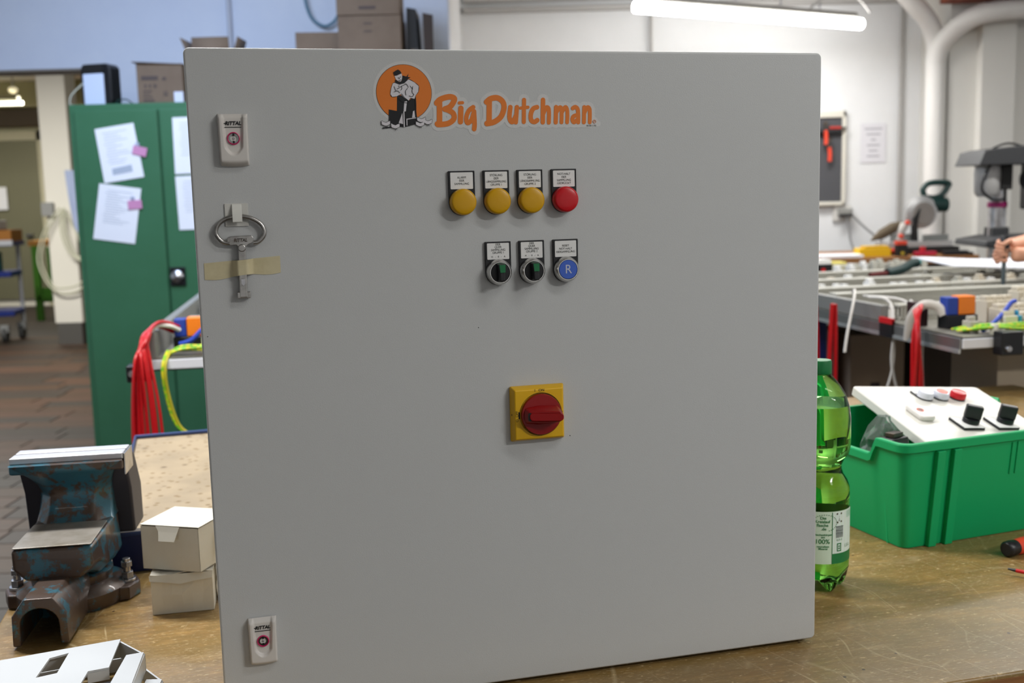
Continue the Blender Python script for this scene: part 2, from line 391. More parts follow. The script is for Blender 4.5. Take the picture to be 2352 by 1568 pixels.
def tag(o, label, cat, group=None):
    o['label'] = label; o['category'] = cat
    if group: o['group'] = group
    return o
def thing(name, label, cat, loc=(0, 0, 0), rz=0, group=None):
    o = bpy.data.objects.new(name, None); COL.objects.link(o); o.empty_display_size = .05
    o.location = loc; o.rotation_euler = (0, 0, rz); return tag(o, label, cat, group)
def struct(o): o['kind'] = 'structure'; return o
def dup(root, loc=None, rz=None, label=None, group=None):
    r = root.copy(); COL.objects.link(r)
    if loc: r.location = loc
    if rz is not None: r.rotation_euler = (0, 0, rz)
    if label: r['label'] = label
    if group: r['group'] = group
    def rec(a, b):
        for ch in list(a.children):
            c = ch.copy(); COL.objects.link(c); c.parent = b; rec(ch, c)
    rec(root, r); return r
def rrect(x0, x1, y0, y1, r, n=5):
    P = []
    for cx, cy, a in ((x1 - r, y0 + r, -pi / 2), (x1 - r, y1 - r, 0), (x0 + r, y1 - r, pi / 2), (x0 + r, y0 + r, pi)):
        P += [(cx + r * cos(a + pi / 2 * i / n), cy + r * sin(a + pi / 2 * i / n)) for i in range(n + 1)]
    return P
def text(body, size, m, parent, name, pos, M=None, align='CENTER', bold=0, shear=0, spacing=1, line=1, sx=1, bend=None, extrude=0):
    """Flat lettering: drawn in the XY plane, then stood up facing -Y (M=None) or placed by matrix M."""
    cu = bpy.data.curves.new('t', 'FONT'); cu.body = body; cu.size = size; cu.align_x = align; cu.align_y = 'CENTER'
    cu.offset = bold; cu.shear = shear; cu.space_character = spacing; cu.space_line = line; cu.extrude = extrude; cu.resolution_u = 4
    ob = bpy.data.objects.new('t', cu); COL.objects.link(ob)
    me = bpy.data.meshes.new_from_object(ob.evaluated_get(bpy.context.evaluated_depsgraph_get()))
    bpy.data.objects.remove(ob); bpy.data.curves.remove(cu)
    if M is None: M = Matrix(((1, 0, 0, 0), (0, 0, -1, 0), (0, 1, 0, 0), (0, 0, 0, 1)))
    for v in me.vertices:
        p = Vector((v.co.x * sx, v.co.y, v.co.z))
        v.co = bend(p) if bend else Matrix.Translation(pos) @ (M @ p)
    me.materials.clear(); me.materials.append(m)
    o = bpy.data.objects.new(name, me); COL.objects.link(o)
    if parent: o.parent = parent
    return o
YAW = rad(14.3346)
PO = Vector((-.3428, 1.1745, .9))                 # lower left corner of the enclosure door
def PW(x, y, z=0):                                # bench axes (along the door, away from it, height over the bench top) -> world
    return (PO.x + x * cos(YAW) - y * sin(YAW), PO.y + x * sin(YAW) + y * cos(YAW), .894 + z)

# ------------------------------------------------------------------ the setting
G().bx(-11, 5.3, -3.2, 18, -.1, -.004).build('floor', mat('floor_base_dark', '2e2620', .6)); struct(bpy.data.objects['floor'])
FL = bpy.data.objects['floor']
pl_m = [mat('floor_plank_%d' % i, h, .55, var=(5, h2, .35, .65, (1, 9, 1)), spec=.3) for i, (h, h2) in enumerate((('533d2d', '413428'), ('433831', '383029'), ('573f30', '47362a'), ('40382f', '36312b')))]
meshes = []
for m_ in pl_m:
    o = G().box((0, 0, -.003), (1.19, .192, .008)).build('plank', m_, FL, bevel=.002, seg=1); meshes.append(o)
first = [True] * 4
for r_ in range(48):
    y = 3.2 + r_ * .2; off = random.uniform(0, 1.2); k = 0
    x = -1.0 - .36 * (y - 3.2) - off * .3
    while x > -1.9 - .55 * (y - 3.2) - .9:
        q = random.randrange(4)
        if first[q]: o = meshes[q]; first[q] = False
        else: o = meshes[q].copy(); COL.objects.link(o)
        o.location = (x, y, 0); x -= 1.2
# near floor under the benches: the same planks, joined beyond what the photo lets one pick apart
struct(G().bx(-11, 5.3, -3.2, 18, 3.3, 3.4).build('ceiling', CEILM))
wb = G().bx(-2.45, -.33, 6.55, 6.77, 0, 3.3)
wb.bx(-4.4, -2.45, 6.55, 6.77, 2.327, 3.3).bx(-4.6, -4.4, 6.55, 6.77, 0, 3.3)
struct(wb.build('wall_back', WALLB))
struct(G().bx(-4.4, -2.45, 6.552, 6.768, 2.316, 2.326).build('trim_1', mat('lintel_grey', '8c857d', .7)))
struct(G().bx(-.33, 5.1, 8.5, 8.7, 0, 3.3).build('wall_right', WALLW))
struct(G().bx(-.40, -.33, 6.77, 8.5, 0, 3.3).build('wall_return', WALLW))
struct(G().bx(5.1, 5.3, -3.2, 8.7, 0, 3.3).build('wall_side_right', WALLW))
struct(G().bx(-4.8, -4.6, -3.2, 6.77, 0, 3.3).build('wall_side_left', WALLW))
struct(G().bx(-4.8, 5.3, -3.4, -3.2, 0, 3.3).build('wall_behind', WALLW))
# hall beyond the opening
struct(G().bx(-11, -1.0, 17.0, 17.2, 0, 3.4).build('wall_hall', OLIVE))
struct(G().bx(-11.2, -11, 6.77, 17.2, 0, 3.4).build('wall_hall_left', OLIVE))
struct(G().bx(-1.2, -1.0, 8.7, 17.2, 0, 3.4).build('wall_hall_right', CREAM))
struct(G().bx(-9.2, -4.9, 16.94, 17.0, 0, .16).build('baseboard_hall', CREAM))
dr = G().bx(-8.9, -7.28, 16.9, 16.96, .12, 2.58).build('door_1', HALLD); struct(dr)
G().bx(-7.28, -7.12, 16.88, 17.0, 0, 2.72).bx(-9.06, -8.9, 16.88, 17.0, 0, 2.72).bx(-9.06, -7.12, 16.88, 17.0, 2.58, 2.72).build('door_frame', mat('hall_door_frame', 'b8b49c', .7), dr)
G().bx(-7.55, -7.45, 16.84, 16.9, 1.1, 1.14).build('door_handle', STEEL, dr)
struct(G().bx(-9.5, -5.4, 13.6, 14.0, 2.55, 2.74).build('trim_2', mat('hall_beam_brown', '6c5f4c', .7)))
struct(G().bx(-9.5, -5.4, 15.4, 15.7, 2.95, 3.3).build('trim_3', mat('hall_beam_olive', '6e6848', .7)))
pst = struct(G().bx(-5.09, -4.78, 11.9, 12.2, .24, 3.3).build('trim_4', CREAM, bevel=.01))
struct(G().bx(-5.06, -4.79, 11.885, 12.19, 0, .245).build('baseboard_post', PLINTH))
G().bx(-5.12, -4.99, 11.84, 11.9, 1.43, 1.58).build('junction_box', mat('socket_grey', '8d8e8c', .6), pst, bevel=.008)
# right wall: upper pipes, pillar and forked pipe
struct(G().bx(3.22, 5.1, 7.95, 8.5, 0, 3.3).bx(3.42, 3.66, 7.86, 7.95, 0, 3.3).build('wall_pillar', mat('pillar_white', 'dedcd6', .7)))
struct(G().tube([(3.14, 7.99, 0), (3.14, 7.99, 1.2), (3.14, 7.99, 2.45)], .073, n=20, sub=2).build('trim_5', PIPEW))
struct(G().tube([(3.14, 7.99, 2.40), (3.135, 7.99, 2.52), (3.08, 7.99, 2.68), (2.95, 7.99, 2.83), (2.80, 7.99, 3.02), (2.76, 7.99, 3.3)], .068, n=20).build('trim_6', PIPEW))
struct(G().tube([(3.14, 7.98, 2.40), (3.16, 7.94, 2.52), (3.26, 7.82, 2.64), (3.42, 7.73, 2.70), (3.8, 7.71, 2.715), (5.05, 7.71, 2.715)], .068, n=20).build('trim_7', PIPEW))
struct(G().bx(3.12, 5.1, 7.6, 7.9, 2.785, 3.3).build('trim_8', BRICK))
struct(G().bx(-.3, 3.1, 8.42, 8.5, 2.90, 2.935).build('trim_9', CONDG))
struct(G().bx(-.3, 3.1, 8.44, 8.5, 2.975, 3.0).build('trim_10', CONDG))
struct(G().cyl((1.128, 8.46, .8), (1.128, 8.46, 2.9), .013).build('trim_11', CONDG))
struct(G().cyl((-1.62, 6.53, 0), (-1.62, 6.53, 3.3), .013).build('trim_12', mat('conduit_bluegrey', 'b4b8c4', .5)))
struct(G().cyl((3.06, 8.47, 1.0), (3.06, 8.47, 2.95), .015).build('trim_13', CONDG))

# ------------------------------------------------------------------ workbench
bench = thing('workbench', 'large worn wooden workbench with scratched top under the grey cabinet', 'workbench', PW(0, 0, 0)[:2] + (0,), YAW)
G().bx(-.325, 2.3, -.155, 1.5, .850, .894).build('bench_top', BENCHW, bench, bevel=.004)
G().bx(-.326, 2.3, -.158, -.1545, .852, .888).build('front_edge', WOODB, bench)
for x_ in (-.2, 2.15):
    for y_ in (-.02, 1.38): G().bx(x_ - .035, x_ + .035, y_ - .035, y_ + .035, 0, .85).build('leg', BLUEST, bench)
G().bx(-.235, 2.185, -.04, .0, .74, .85).bx(-.235, 2.185, 1.36, 1.4, .74, .85).build('rail', BLUEST, bench)

# ------------------------------------------------------------------ the grey enclosure
enc = thing('electrical_enclosure', 'large light grey steel control cabinet standing on the workbench with closed door', 'control cabinet', PO, YAW)
dp = rrect(0, .76, 0, .76, .0065)
G().prism(dp, 0, .016, 'XZ').build('door', GREY, enc, bevel=.0028, seg=3)
G().bx(.004, .756, .018, .215, -.006, .756).build('body', GREYI, enc, bevel=.004)
def flat(poly, y): return G().add([(a / 1000, y, b / 1000) for a, b in poly], [tuple(range(len(poly)))])
LET= [(6.1, [(272.9, 700.6), (277.2, 704.7), (286.9, 707.5), (292.9, 706.3), (293.0, 702.9), (288.3, 696.5), (282.2, 693.9)]), (6.1, [(276.2, 702.9), (275.3, 677.5)]), (5.9, [(282.8, 693.9), (291.1, 689.6), (292.3, 683.2), (285.9, 678.0), (275.0, 676.6), (272.7, 677.3)]), (5.9, [(300.7, 694.7), (299.7, 679.6)]), (3.4, [(299.0, 700.7), (302.8, 700.9)]), (4.9, [(315.1, 695.8), (310.1, 692.1), (306.9, 685.4), (306.8, 680.1), (308.7, 678.1), (312.7, 681.6), (315.3, 688.8)]), (5.1, [(315.9, 691.2), (316.2, 677.1), (315.5, 671.3)]), (6.1, [(331.0, 701.6), (336.0, 705.3), (344.0, 706.2), (350.2, 701.8), (351.5, 694.5), (347.7, 685.1), (339.5, 679.1), (330.8, 677.3)]), (6.1, [(334.3, 702.8), (333.3, 678.2)]), (5.1, [(359.1, 695.6), (357.7, 685.1), (359.0, 679.9), (361.8, 679.4), (365.7, 686.2)]), (4.9, [(366.9, 695.6), (365.2, 678.5)]), (4.6, [(375.7, 703.8), (374.8, 678.8)]), (3.4, [(371.5, 694.6), (380.2, 695.5)]), (5.1, [(391.1, 695.5), (386.4, 693.7), (383.4, 687.3), (383.8, 680.7), (387.7, 678.7), (391.1, 680.7)]), (5.1, [(398.6, 703.7), (397.7, 678.3)]), (4.6, [(398.8, 688.3), (402.1, 694.9), (404.9, 694.2), (405.5, 688.3), (405.0, 677.9)]), (4.9, [(414.3, 695.4), (413.4, 678.1)]), (4.4, [(414.9, 690.0), (418.6, 695.1), (420.8, 693.6), (420.9, 687.0), (420.5, 678.1)]), (4.4, [(421.6, 690.0), (425.2, 695.3), (427.4, 693.5), (428.0, 687.0), (427.4, 678.0)]), (4.6, [(434.8, 694.1), (437.9, 695.5), (440.7, 692.9), (441.3, 685.7), (441.1, 677.9)]), (4.6, [(440.3, 686.3), (435.5, 684.8), (433.9, 681.0), (435.8, 678.0), (439.3, 680.3)]), (4.6, [(448.9, 695.2), (448.1, 677.9)]), (4.4, [(449.3, 689.3), (452.7, 695.0), (455.3, 693.4), (455.7, 686.8), (455.3, 677.8)])]
POL= {'hat': [(224.6, 734.4), (227.0, 736.1), (230.0, 737.5), (232.3, 736.1), (234.0, 733.3), (230.9, 732.1), (228.5, 730.9), (225.6, 730.9)], 'face': [(225.9, 730.2), (228.5, 730.9), (234.0, 733.2), (234.6, 728.2), (232.7, 724.2), (230.0, 724.7), (227.2, 726.8)], 'scarf': [(226.3, 726.8), (228.3, 725.2), (231.2, 723.8), (233.6, 725.0), (234.9, 731.0), (239.3, 729.8), (241.8, 733.1), (240.8, 729.3), (244.1, 729.1), (239.8, 726.5), (236.6, 722.5), (231.1, 721.1), (226.3, 722.9)], 'shirt': [(223.7, 722.4), (226.3, 723.1), (231.1, 721.1), (236.6, 722.5), (241.5, 726.8), (248.2, 723.4), (252.8, 719.3), (252.1, 713.3), (249.1, 709.3), (247.5, 705.3), (242.8, 706.5), (240.6, 703.0), (235.8, 706.5), (231.8, 710.5), (227.6, 708.2), (222.4, 707.7), (220.5, 710.5), (221.6, 716.8)], 'trousers': [(228.0, 709.7), (232.9, 709.0), (240.9, 702.5), (244.0, 706.5), (247.5, 705.3), (249.1, 709.7), (249.4, 699.6), (248.8, 683.5), (226.6, 683.6)], 'stream': [(235.8, 702.1), (238.9, 703.0), (238.0, 697.3), (237.1, 691.4), (234.6, 691.4), (235.2, 697.3)], 'crate': [(217.9, 693.7), (234.2, 690.7), (246.8, 692.9), (249.9, 684.8), (249.7, 677.7), (234.2, 673.9), (217.6, 677.7)], 'crateA': [(233.0, 689.8), (228.5, 678.8), (233.4, 677.4)], 'crateB': [(234.2, 691.4), (235.4, 691.4), (235.2, 674.1), (234.0, 674.1)], 'crateC': [(237.4, 683.3), (248.4, 684.6), (248.6, 683.9), (238.4, 682.4), (238.3, 675.7), (237.4, 675.7)], 'crateD': [(245.2, 691.5), (246.8, 692.5), (247.4, 684.9), (243.9, 684.4)], 'bar': [(209.8, 673.9), (232.2, 676.0), (232.2, 674.8), (210.0, 672.5)], 'arm': [(227.9, 714.3), (233.3, 717.3), (234.0, 714.3), (230.3, 712.0)]}

# outline of pale vinyl behind the wordmark and round the emblem
g = G()
for wd, pts in LET: g.stroke(pts, wd + 8.5, -.0002)
g.stroke([(461.1, 678.6)], 10, -.0002); g.stroke([(448, 674.5), (466, 676)], 6, -.0002)
logo = g.build('logo_sticker', VINYL, enc, smooth=None)
g = G()
for wd, pts in LET: g.stroke(pts, wd + .3, -.0005)
g.build('brand_lettering', ORANGE, logo, smooth=None)
cx, cz, rr = 236.0, 712.2, 31.6
def disc(r, y, lo=-99): return flat([(cx + r * cos(2 * pi * i / 72), max(cz + r * .985 * sin(2 * pi * i / 72), lo)) for i in range(72)], y)
disc(rr + 3.6, -.00015).build('emblem_vinyl', VINYL, logo, smooth=None)
disc(rr, -.0003, 679.5).build('emblem_rim', INK, logo, smooth=None)
disc(rr - .45, -.0005, 679.6).build('emblem_disc', ORANGE, logo, smooth=None)
ink = G(); pale = G()
def lay(gg, k, y): gg.add([(a / 1000, y, b / 1000) for a, b in POL[k]], [tuple(range(len(POL[k])))])
flat([(208, 673), (264, 674), (264, 681), (210, 681)], -.0004)
lay(ink, 'trousers', -.0007); lay(ink, 'crate', -.0009); lay(ink, 'bar', -.0009)
ink.stroke(POL['shirt'] + POL['shirt'][:1], .7, -.00075)
lay(pale, 'shirt', -.0008); lay(pale, 'face', -.0010)
lay(ink, 'hat', -.0012); lay(ink, 'scarf', -.0011)
lay(pale, 'stream', -.0010); lay(pale, 'crateA', -.0011); lay(pale, 'crateB', -.0012); lay(pale, 'crateC', -.0011); lay(pale, 'crateD', -.0011)
for q in ([(229.5, 706), (234, 702), (240, 701), (243.5, 705)], [(224.5, 713), (228.5, 714), (231, 712)], [(225, 719), (226.6, 714.5), (229, 714)], [(228, 716), (238, 721.4), (241, 718)], [(246, 719), (245, 713), (247, 710)], [(243, 719.5), (246, 716)], [(233, 711), (236, 707), (240.5, 703.2)], [(241.5, 708.5), (245, 707.8), (247, 710.4)], [(229.4, 728.4), (230.4, 728.2)], [(232.2, 729.4), (233, 729.2)], [(231.2, 728.6), (231.0, 727.0)], [(230.4, 725.6), (231.6, 725.4), (232.8, 726.4)], [(240, 717), (237.5, 713.5), (238, 709.5)], [(233, 719.4), (233.6, 716.6), (232.2, 714.8)], [(248.2, 706), (249, 686)]):
    ink.stroke(q, .55, -.0013)
for q in [(230.5, 719.5), (238.2, 721.9)]: ink.stroke([q], 1.6, -.00125); pale.stroke([q], 1.0, -.0014)
for hx, hz, s_ in ((214.1, 677.9, 1), (224.7, 674.9, 1), (252.6, 676.9, -1), (254.2, 681.6, -1), (261.7, 679.2, -1)):
    def hen(gg, e, y):
        gg.stroke([(hx - 3.2 * s_, hz + .5), (hx, hz - .5), (hx + 3 * s_, hz + .8)], 3.4 + e, y); gg.stroke([(hx + 3.4 * s_ * -1, hz + 1), (hx - 4.4 * s_, hz + 2.4)], 1.5 + e, y); gg.stroke([(hx + 3.2 * s_, hz + 1.2), (hx + 4.2 * s_, hz + 2.6)], 1.0 + e, y)
    hen(ink, .8, -.0014); hen(pale, 0, -.0016); ink.stroke([(hx, hz - 1.8), (hx - .2, hz - 4.2)], .5, -.0014); ink.stroke([(hx + 1.2, hz - 1.8), (hx + 1.4, hz - 4.0)], .5, -.0014)
pale.build('emblem_pale_shapes', EMBW, logo, smooth=None)
ink.build('emblem_black_shapes', INK, logo, smooth=None)
g = G(); g.tube([(.4611 + .0018 * cos(k * pi / 12), -.0006, .6786 + .0018 * sin(k * pi / 12)) for k in range(24)], .00025, n=4, sub=1, closed=True); g.build('registered_mark', ORANGE, logo)
text('R', .0028, ORANGE, logo, 'registered_letter', (.4611, -.0006, .6786))
text('00-00-1173', .0026, INK, logo, 'sticker_number', (.4572, -.0006, .6738))

# --- two quarter turn locks
def lock(x0, zc, dark=False):
    x1, z0, z1 = x0 + .0322, zc - .028, zc + .027
    cxm = (x0 + x1) / 2
    def h(u, v):                                  # u across -1..1, v up 0..1
        e = min(1, (1 - abs(u)) / .13); f = min(1, min(v / .12, (1 - v) / .10)); top = .0092 * sqrt(max(0, 1 - (1 - e) ** 2)) * (1 - (1 - max(f, 0)) ** 2.5 * .92)
        w_ = .56 + .18 * v
        din = min((w_ - abs(u)) / .16, (v - .2 + .10 * (u / .5) ** 2 * -1) / .07)
        k = max(0, min(1, din)); k = k * k * (3 - 2 * k)
        return top - .0034 * k * (1 if v < .97 else max(0, (1 - v) / .03))
    g = G().grid(44, 60, lambda s, t: (cxm + (x1 - x0) / 2 * (2 * s - 1) * (1 - .04 * (1 - t) * abs(2 * s - 1)), -h(2 * s - 1, t) - .0002, z0 + (z1 - z0) * t - (.0016 * (1 - t) * (1 - abs(2 * s - 1) ** 3)) * 1))
    lk = g.build('lock_cover', LOCKP, enc, smooth=1.2)
    zr = zc + .0005; yb = -.0058
    G().lathe([(.0068, -.001), (.0068, .0016), (.0060, .0020), (.0055, .0012), (.0055, -.001)], (cxm, yb, zr), 'Y', 36).build('ring', PINK, lk)
    ins = G().lathe([(.0054, -.002), (.0054, .0009), (.0036, .0009), (.0034, -.0035), (.0, -.0035)], (cxm, yb, zr), 'Y', 36)
    ins.build('lock_insert', DKSTEEL if dark else mat('lock_zinc', '9fa3a2', .35, .9), lk)
    G().bx(cxm - .0011, cxm + .0011, yb - .0012, yb + .001, zr + .0026, zr + .0052).bx(cxm - .0009, cxm + .0011, yb - .0012, yb + .001, zr - .0052, zr - .0026).lathe([(.0034, 0), (.0034, .0004)], (cxm, yb + .0012, zr), 'Y', 20).build('key_slot', BLACKM, lk)
    G().lathe([(.0012, -.002), (.0012, .0006), (.0008, .0010)], (cxm, yb, zr), 'Y', 14).build('pin', STEEL, lk)
    text('RITTAL', .0056, INK, lk, 'brand_text', (cxm + .0002, -.0066, zc + .0165), bold=.00022, shear=.22, sx=.93)
    G().bx(cxm - .0088, cxm + .0088, -.0066, -.0062, zc + .0122, zc + .0129).bx(cxm - .0098, cxm - .0070, -.0066, -.0062, zc + .0162, zc + .0170).build('brand_bar', INK, lk)
lock(.0310, .6628); lock(.0308, .0930, True)

# --- signal lamps, selectors, reset button
HOLDP = [(-.0155, -.0)] 
def holder(x, z, lines, extra=None):
    pts = [(-.0155, .0355), (-.0155, 0)] + [(.0155 * cos(a), .0155 * sin(a)) for a in [pi + pi * i / 16 for i in range(1, 16)]] + [(.0155, 0), (.0155, .0355)]
    hd = G().prism([(x + a, z + b) for a, b in pts], -.0036, -.0001, 'XZ').build('legend_holder', BLACKP, enc, bevel=.0006)
    G().prism(rrect(x - .0132, x + .0132, z + .0148, z + .0338, .0008, 2), -.0039, -.0035, 'XZ').build('legend_label', LABELW, hd)
    n = len(lines); st = .0036 if n < 5 else .0032; z1 = z + .0243 + (n - 1) * st / 2
    if extra: z1 = z + .0322
    for i, ln in enumerate(lines):
        sx = .92 if len(ln) < 13 else .80
        if extra and i == n - 1: text(ln, .0029, INK, hd, 'legend_text', (x, -.0041, z + .0179), sx=1.0)
        else: text(ln, .0035, INK, hd, 'legend_text', (x, -.0041, z1 - i * st), sx=sx)
    return hd
def lamp(x, z, m, lines):
    hd = holder(x, z, lines)
    G().lathe([(.0150, .0034), (.0152, .0095), (.0148, .0122), (.0138, .0138), (.0122, .0144), (.007, .0151), (.0, .0153)], (x, 0, z), 'Y', 48).build('lens', m, hd, smooth=.9)
ZT, ZB = .5885, .5062
lamp(.2982, ZT, YEL, ['ALARM', 'EIER', 'SAMMLUNG'])
lamp(.3390, ZT, YEL, ['STÖRUNG', 'EIER', 'LÄNGSSAMMLUNG', 'GRUPPE 1'])
lamp(.3795, ZT, YEL, ['STÖRUNG', 'EIER', 'LÄNGSSAMMLUNG', 'GRUPPE 2'])
lamp(.4210, ZT, REDL, ['NOT-HALT', 'EIER', 'SAMMLUNG', 'GEDRÜCKT'])
def bezel(x, z, hd):
    G().lathe([(.0150, .0034), (.0152, .006), (.0140, .0105), (.0124, .0128), (.0116, .0128), (.0114, .008)], (x, 0, z), 'Y', 48).build('bezel', CHROME, hd, smooth=.5)
def selector(x, z, lines):
    hd = holder(x, z, lines, True); bezel(x, z, hd)
    kb = G().lathe([(.0113, .008), (.0113, .0122), (.0108, .0130), (.0, .0131)], (x, 0, z), 'Y', 36).build('knob', BLACKP, hd, smooth=.5)
    P = [(-.0042, -.0108), (.0042, -.0108), (.0050, .0108), (-.0050, .0108)]
    G().add([(x + a, -.013, z + b) for a, b in P] + [(x - .0034, -.0245, z - .0100), (x + .0034, -.0245, z - .0100), (x + .0040, -.0225, z + .0100), (x - .0040, -.0225, z + .0100)],
            [(0, 1, 2, 3), (4, 5, 6, 7), (0, 1, 5, 4), (1, 2, 6, 5), (2, 3, 7, 6), (3, 0, 4, 7)]).build('handle', BLACKP, kb, bevel=.0016, seg=3)
    G().add([(x - .0030, -.0247, z + .0005), (x + .0030, -.0247, z + .0005), (x + .0036, -.0232, z + .0092), (x - .0036, -.0232, z + .0092), (x - .0040, -.0150, z + .0108), (x + .0040, -.0150, z + .0108)],
            [(0, 1, 2, 3), (3, 2, 5, 4)]).build('pointer_insert', GREENK, kb)
selector(.3390, ZB, ['EIER', 'QUER', 'SAMMLUNG', 'GRUPPE 1', 'H   -   0   -   A'])
selector(.3797, ZB, ['EIER', 'QUER', 'SAMMLUNG', 'GRUPPE 2', 'H   -   0   -   A'])
hd = holder(.4215, ZB, ['RESET', 'NOT-HALT', 'EIERSAMMLUNG']); bezel(.4215, ZB, hd)
G().lathe([(.0113, .008), (.0113, .0122), (.0108, .0128), (.0, .0129)], (.4215, 0, ZB), 'Y', 36).build('push_button', BLUEB, hd, smooth=.5)
text('R', .0150, GLYPH, hd, 'button_letter', (.4216, -.0131, ZB), sx=.95)

# --- main switch
sx0, sx1, sz0, sz1 = .3486, .4154, .3022, .3690
def ringv(i, y): return [(sx0 + i, y, sz0 + i), (sx1 - i, y, sz0 + i), (sx1 - i, y, sz1 - i), (sx0 + i, y, sz1 - i)]
g = G().add(ringv(0, 0) + ringv(0, -.003) + ringv(.0036, -.0125), [(0, 3, 2, 1)] + [(4 * k + i, 4 * k + (i + 1) % 4, 4 * k + 4 + (i + 1) % 4, 4 * k + 4 + i) for k in (0, 1) for i in range(4)] + [(8, 9, 10, 11)])
sw = g.build('main_switch', YELP, enc, bevel=.0016)
mx, mz, fy = .3838, .3353, -.0125
G().lathe([(.0262, .0125), (.0262, .0127), (.0258, .0127), (.0258, .0125)], (mx, 0, mz), 'Y', 60).build('dial_line', mat('dial_line_dark', '6d5208', .6), sw)
dial = G().lathe([(.0246, .0115), (.0246, .0160), (.0240, .0172), (.0, .0176)], (mx, 0, mz), 'Y', 60).build('dial', REDP, sw, smooth=.5)
pts = [(mx - .0205, mz - .0100), (mx - .0225, mz - .004), (mx - .0225, mz + .004), (mx - .0205, mz + .0100), (mx - .004, mz + .0122), (mx + .019, mz + .0105), (mx + .0235, mz + .005), (mx + .0235, mz - .005), (mx + .019, mz - .0105), (mx - .004, mz - .0122)]
n_ = len(pts)
top = [(mx + (a - mx) * .86 + .001, mz + (b - mz) * .56) for a, b in pts]
hy = [-.0255 if a < mx - .01 else (-.030 if a < mx + .01 else -.0375) for a, b in pts]
G().add([(a, -.017, b) for a, b in pts] + [(a, y, b) for (a, b), y in zip(top, hy)], [tuple(range(n_)), tuple(range(n_, 2 * n_))] + [(i, (i + 1) % n_, n_ + (i + 1) % n_, n_ + i) for i in range(n_)]).build('handle', REDP, sw, bevel=.002, seg=3)
def slab(pp, y0, y1): return G().add([(a, y0(a), b) for a, b in pp] + [(a, y1(a), b) for a, b in pp], [tuple(range(len(pp))), tuple(range(len(pp), 2 * len(pp)))] + [(i, (i + 1) % len(pp), len(pp) + (i + 1) % len(pp), len(pp) + i) for i in range(len(pp))])
yl = lambda a: -.0262 - max(0, min(1, (a - mx + .012) / .026)) * .0120
slab([(a, b) for a, b in rrect(mx - .0195, mx - .0150, mz - .0050, mz + .0050, .002, 3)], yl, lambda a: yl(a) - .0006).build('lock_slot', BLACKM, sw)
slab([(a, b) for a, b in rrect(mx - .0175, mx + .0205, mz - .0043, mz + .0043, .0036, 5)], yl, lambda a: yl(a) - .0018).build('lock_slide', mat('red_slide_plastic', 'a00c10', .28), sw, bevel=.0006)
text('I   ON', .0046, INK, sw, 'mark_text', (mx - .001, fy - .0003, mz + .0288))
Mr = Matrix(((0, -1, 0, 0), (0, 0, -1, 0), (1, 0, 0, 0), (0, 0, 0, 1)))
text('O  OFF', .0043, INK, sw, 'mark_text', (mx - .0293, fy - .0003, mz - .001), M=Mr)
G().bx(mx - .0275, mx - .0258, fy - .0004, fy - .0001, mz - .0042, mz + .0040).build('lock_mark', INK, sw)
G().bx(sx1 - .0056, sx1 - .0046, fy - .0004, fy - .0001, mz - .003, mz + .002).build('side_mark', mat('rust_mark', '6a2a10', .6), sw)
G().bx(sx0 + .0008, sx0 + .0020, -.0066, -.0060, mz - .001, mz + .001).build('side_hole', INK, sw)
for px_, pz_ in ((.3135, .4417), (.4236, .3031), (.0068, .4485)): G().lathe([(.0006, 0), (.0004, .0002)], (px_, -.0001, pz_), 'Y', 10).build('paint_speck', INK, enc)

# --- the key in its clip under a strip of tape
clip = thing('adhesive_clip', 'small white adhesive plastic clip holding the key ring on the grey door', 'clip', PO, YAW)
G().bx(.0332, .0580, -.0016, -.0002, .5687, .5936).build('foam_pad', CLIPB, clip, bevel=.0003)
st_ = [(-.0018, .5930), (-.0028, .5925), (-.0058, .5868), (-.0082, .5800), (-.0086, .5735), (-.0074, .5728), (-.0072, .580), (-.005, .586), (-.0018, .591)]
G().prism(st_, .0409, .0512, 'YZ').build('strap', CLIP, clip, bevel=.0004)
key = thing('cabinet_key', 'large double bit metal key with oval ring taped to the grey door', 'key', PO, YAW)
rp = [(36.3, 550.6), (29.2, 552.3), (23.8, 558.5), (22.7, 564.4), (26.0, 571.7), (33.5, 577.1), (42.3, 579.2), (48, 579.6), (53.9, 579.0), (62.5, 576.3), (71.0, 570.3), (74.2, 562.8), (72.4, 556.1), (67.0, 551.0), (61.8, 550.4)]
G().tube([(a / 1000, -.0048, b / 1000) for a, b in rp], .0024, n=10, sub=5).build('ring', ZINC, key, smooth=1.2)
pp = [(34.5, 556.9), (38.2, 558.0), (60.1, 558.3), (62.4, 555.4), (60.6, 550.3), (56.6, 549.1), (52.8, 545.8), (45.5, 546.1), (43.5, 548.5), (36.9, 548.2), (33.8, 552.2)]
G().prism([(a / 1000, b / 1000) for a, b in pp], -.0066, -.003, 'XZ').build('bow_plate', ZINC, key, bevel=.0005)
text('RITTAL', .0052, DKSTEEL, key, 'brand_relief', (.0480, -.0068, .5534), bold=.0002, shear=.2, sx=.85, extrude=.0003)
G().prism([(.0449, .547), (.0530, .547), (.0522, .4905), (.0438, .4905)], -.0092, -.0012, 'XZ').lathe([(.0041, .008), (.0041, .0102), (.0030, .0102)], (.0490, 0, .545), 'Y', 20).build('shaft', ZINC, key, bevel=.0012)
G().bx(.0413, .0556, -.0088, -.0016, .4898, .4968).build('double_bit', ZINC, key, bevel=.0008)
G().prism([(.0462, .5115), (.0505, .5115), (.0505, .506), (.0484, .503), (.0462, .506)], -.0098, -.009, 'XZ').build('shaft_notch', STEEL, key, bevel=.0004)
tp = thing('tape_strip', 'strip of beige masking tape across the shaft of the hanging key', 'tape', PO, YAW)
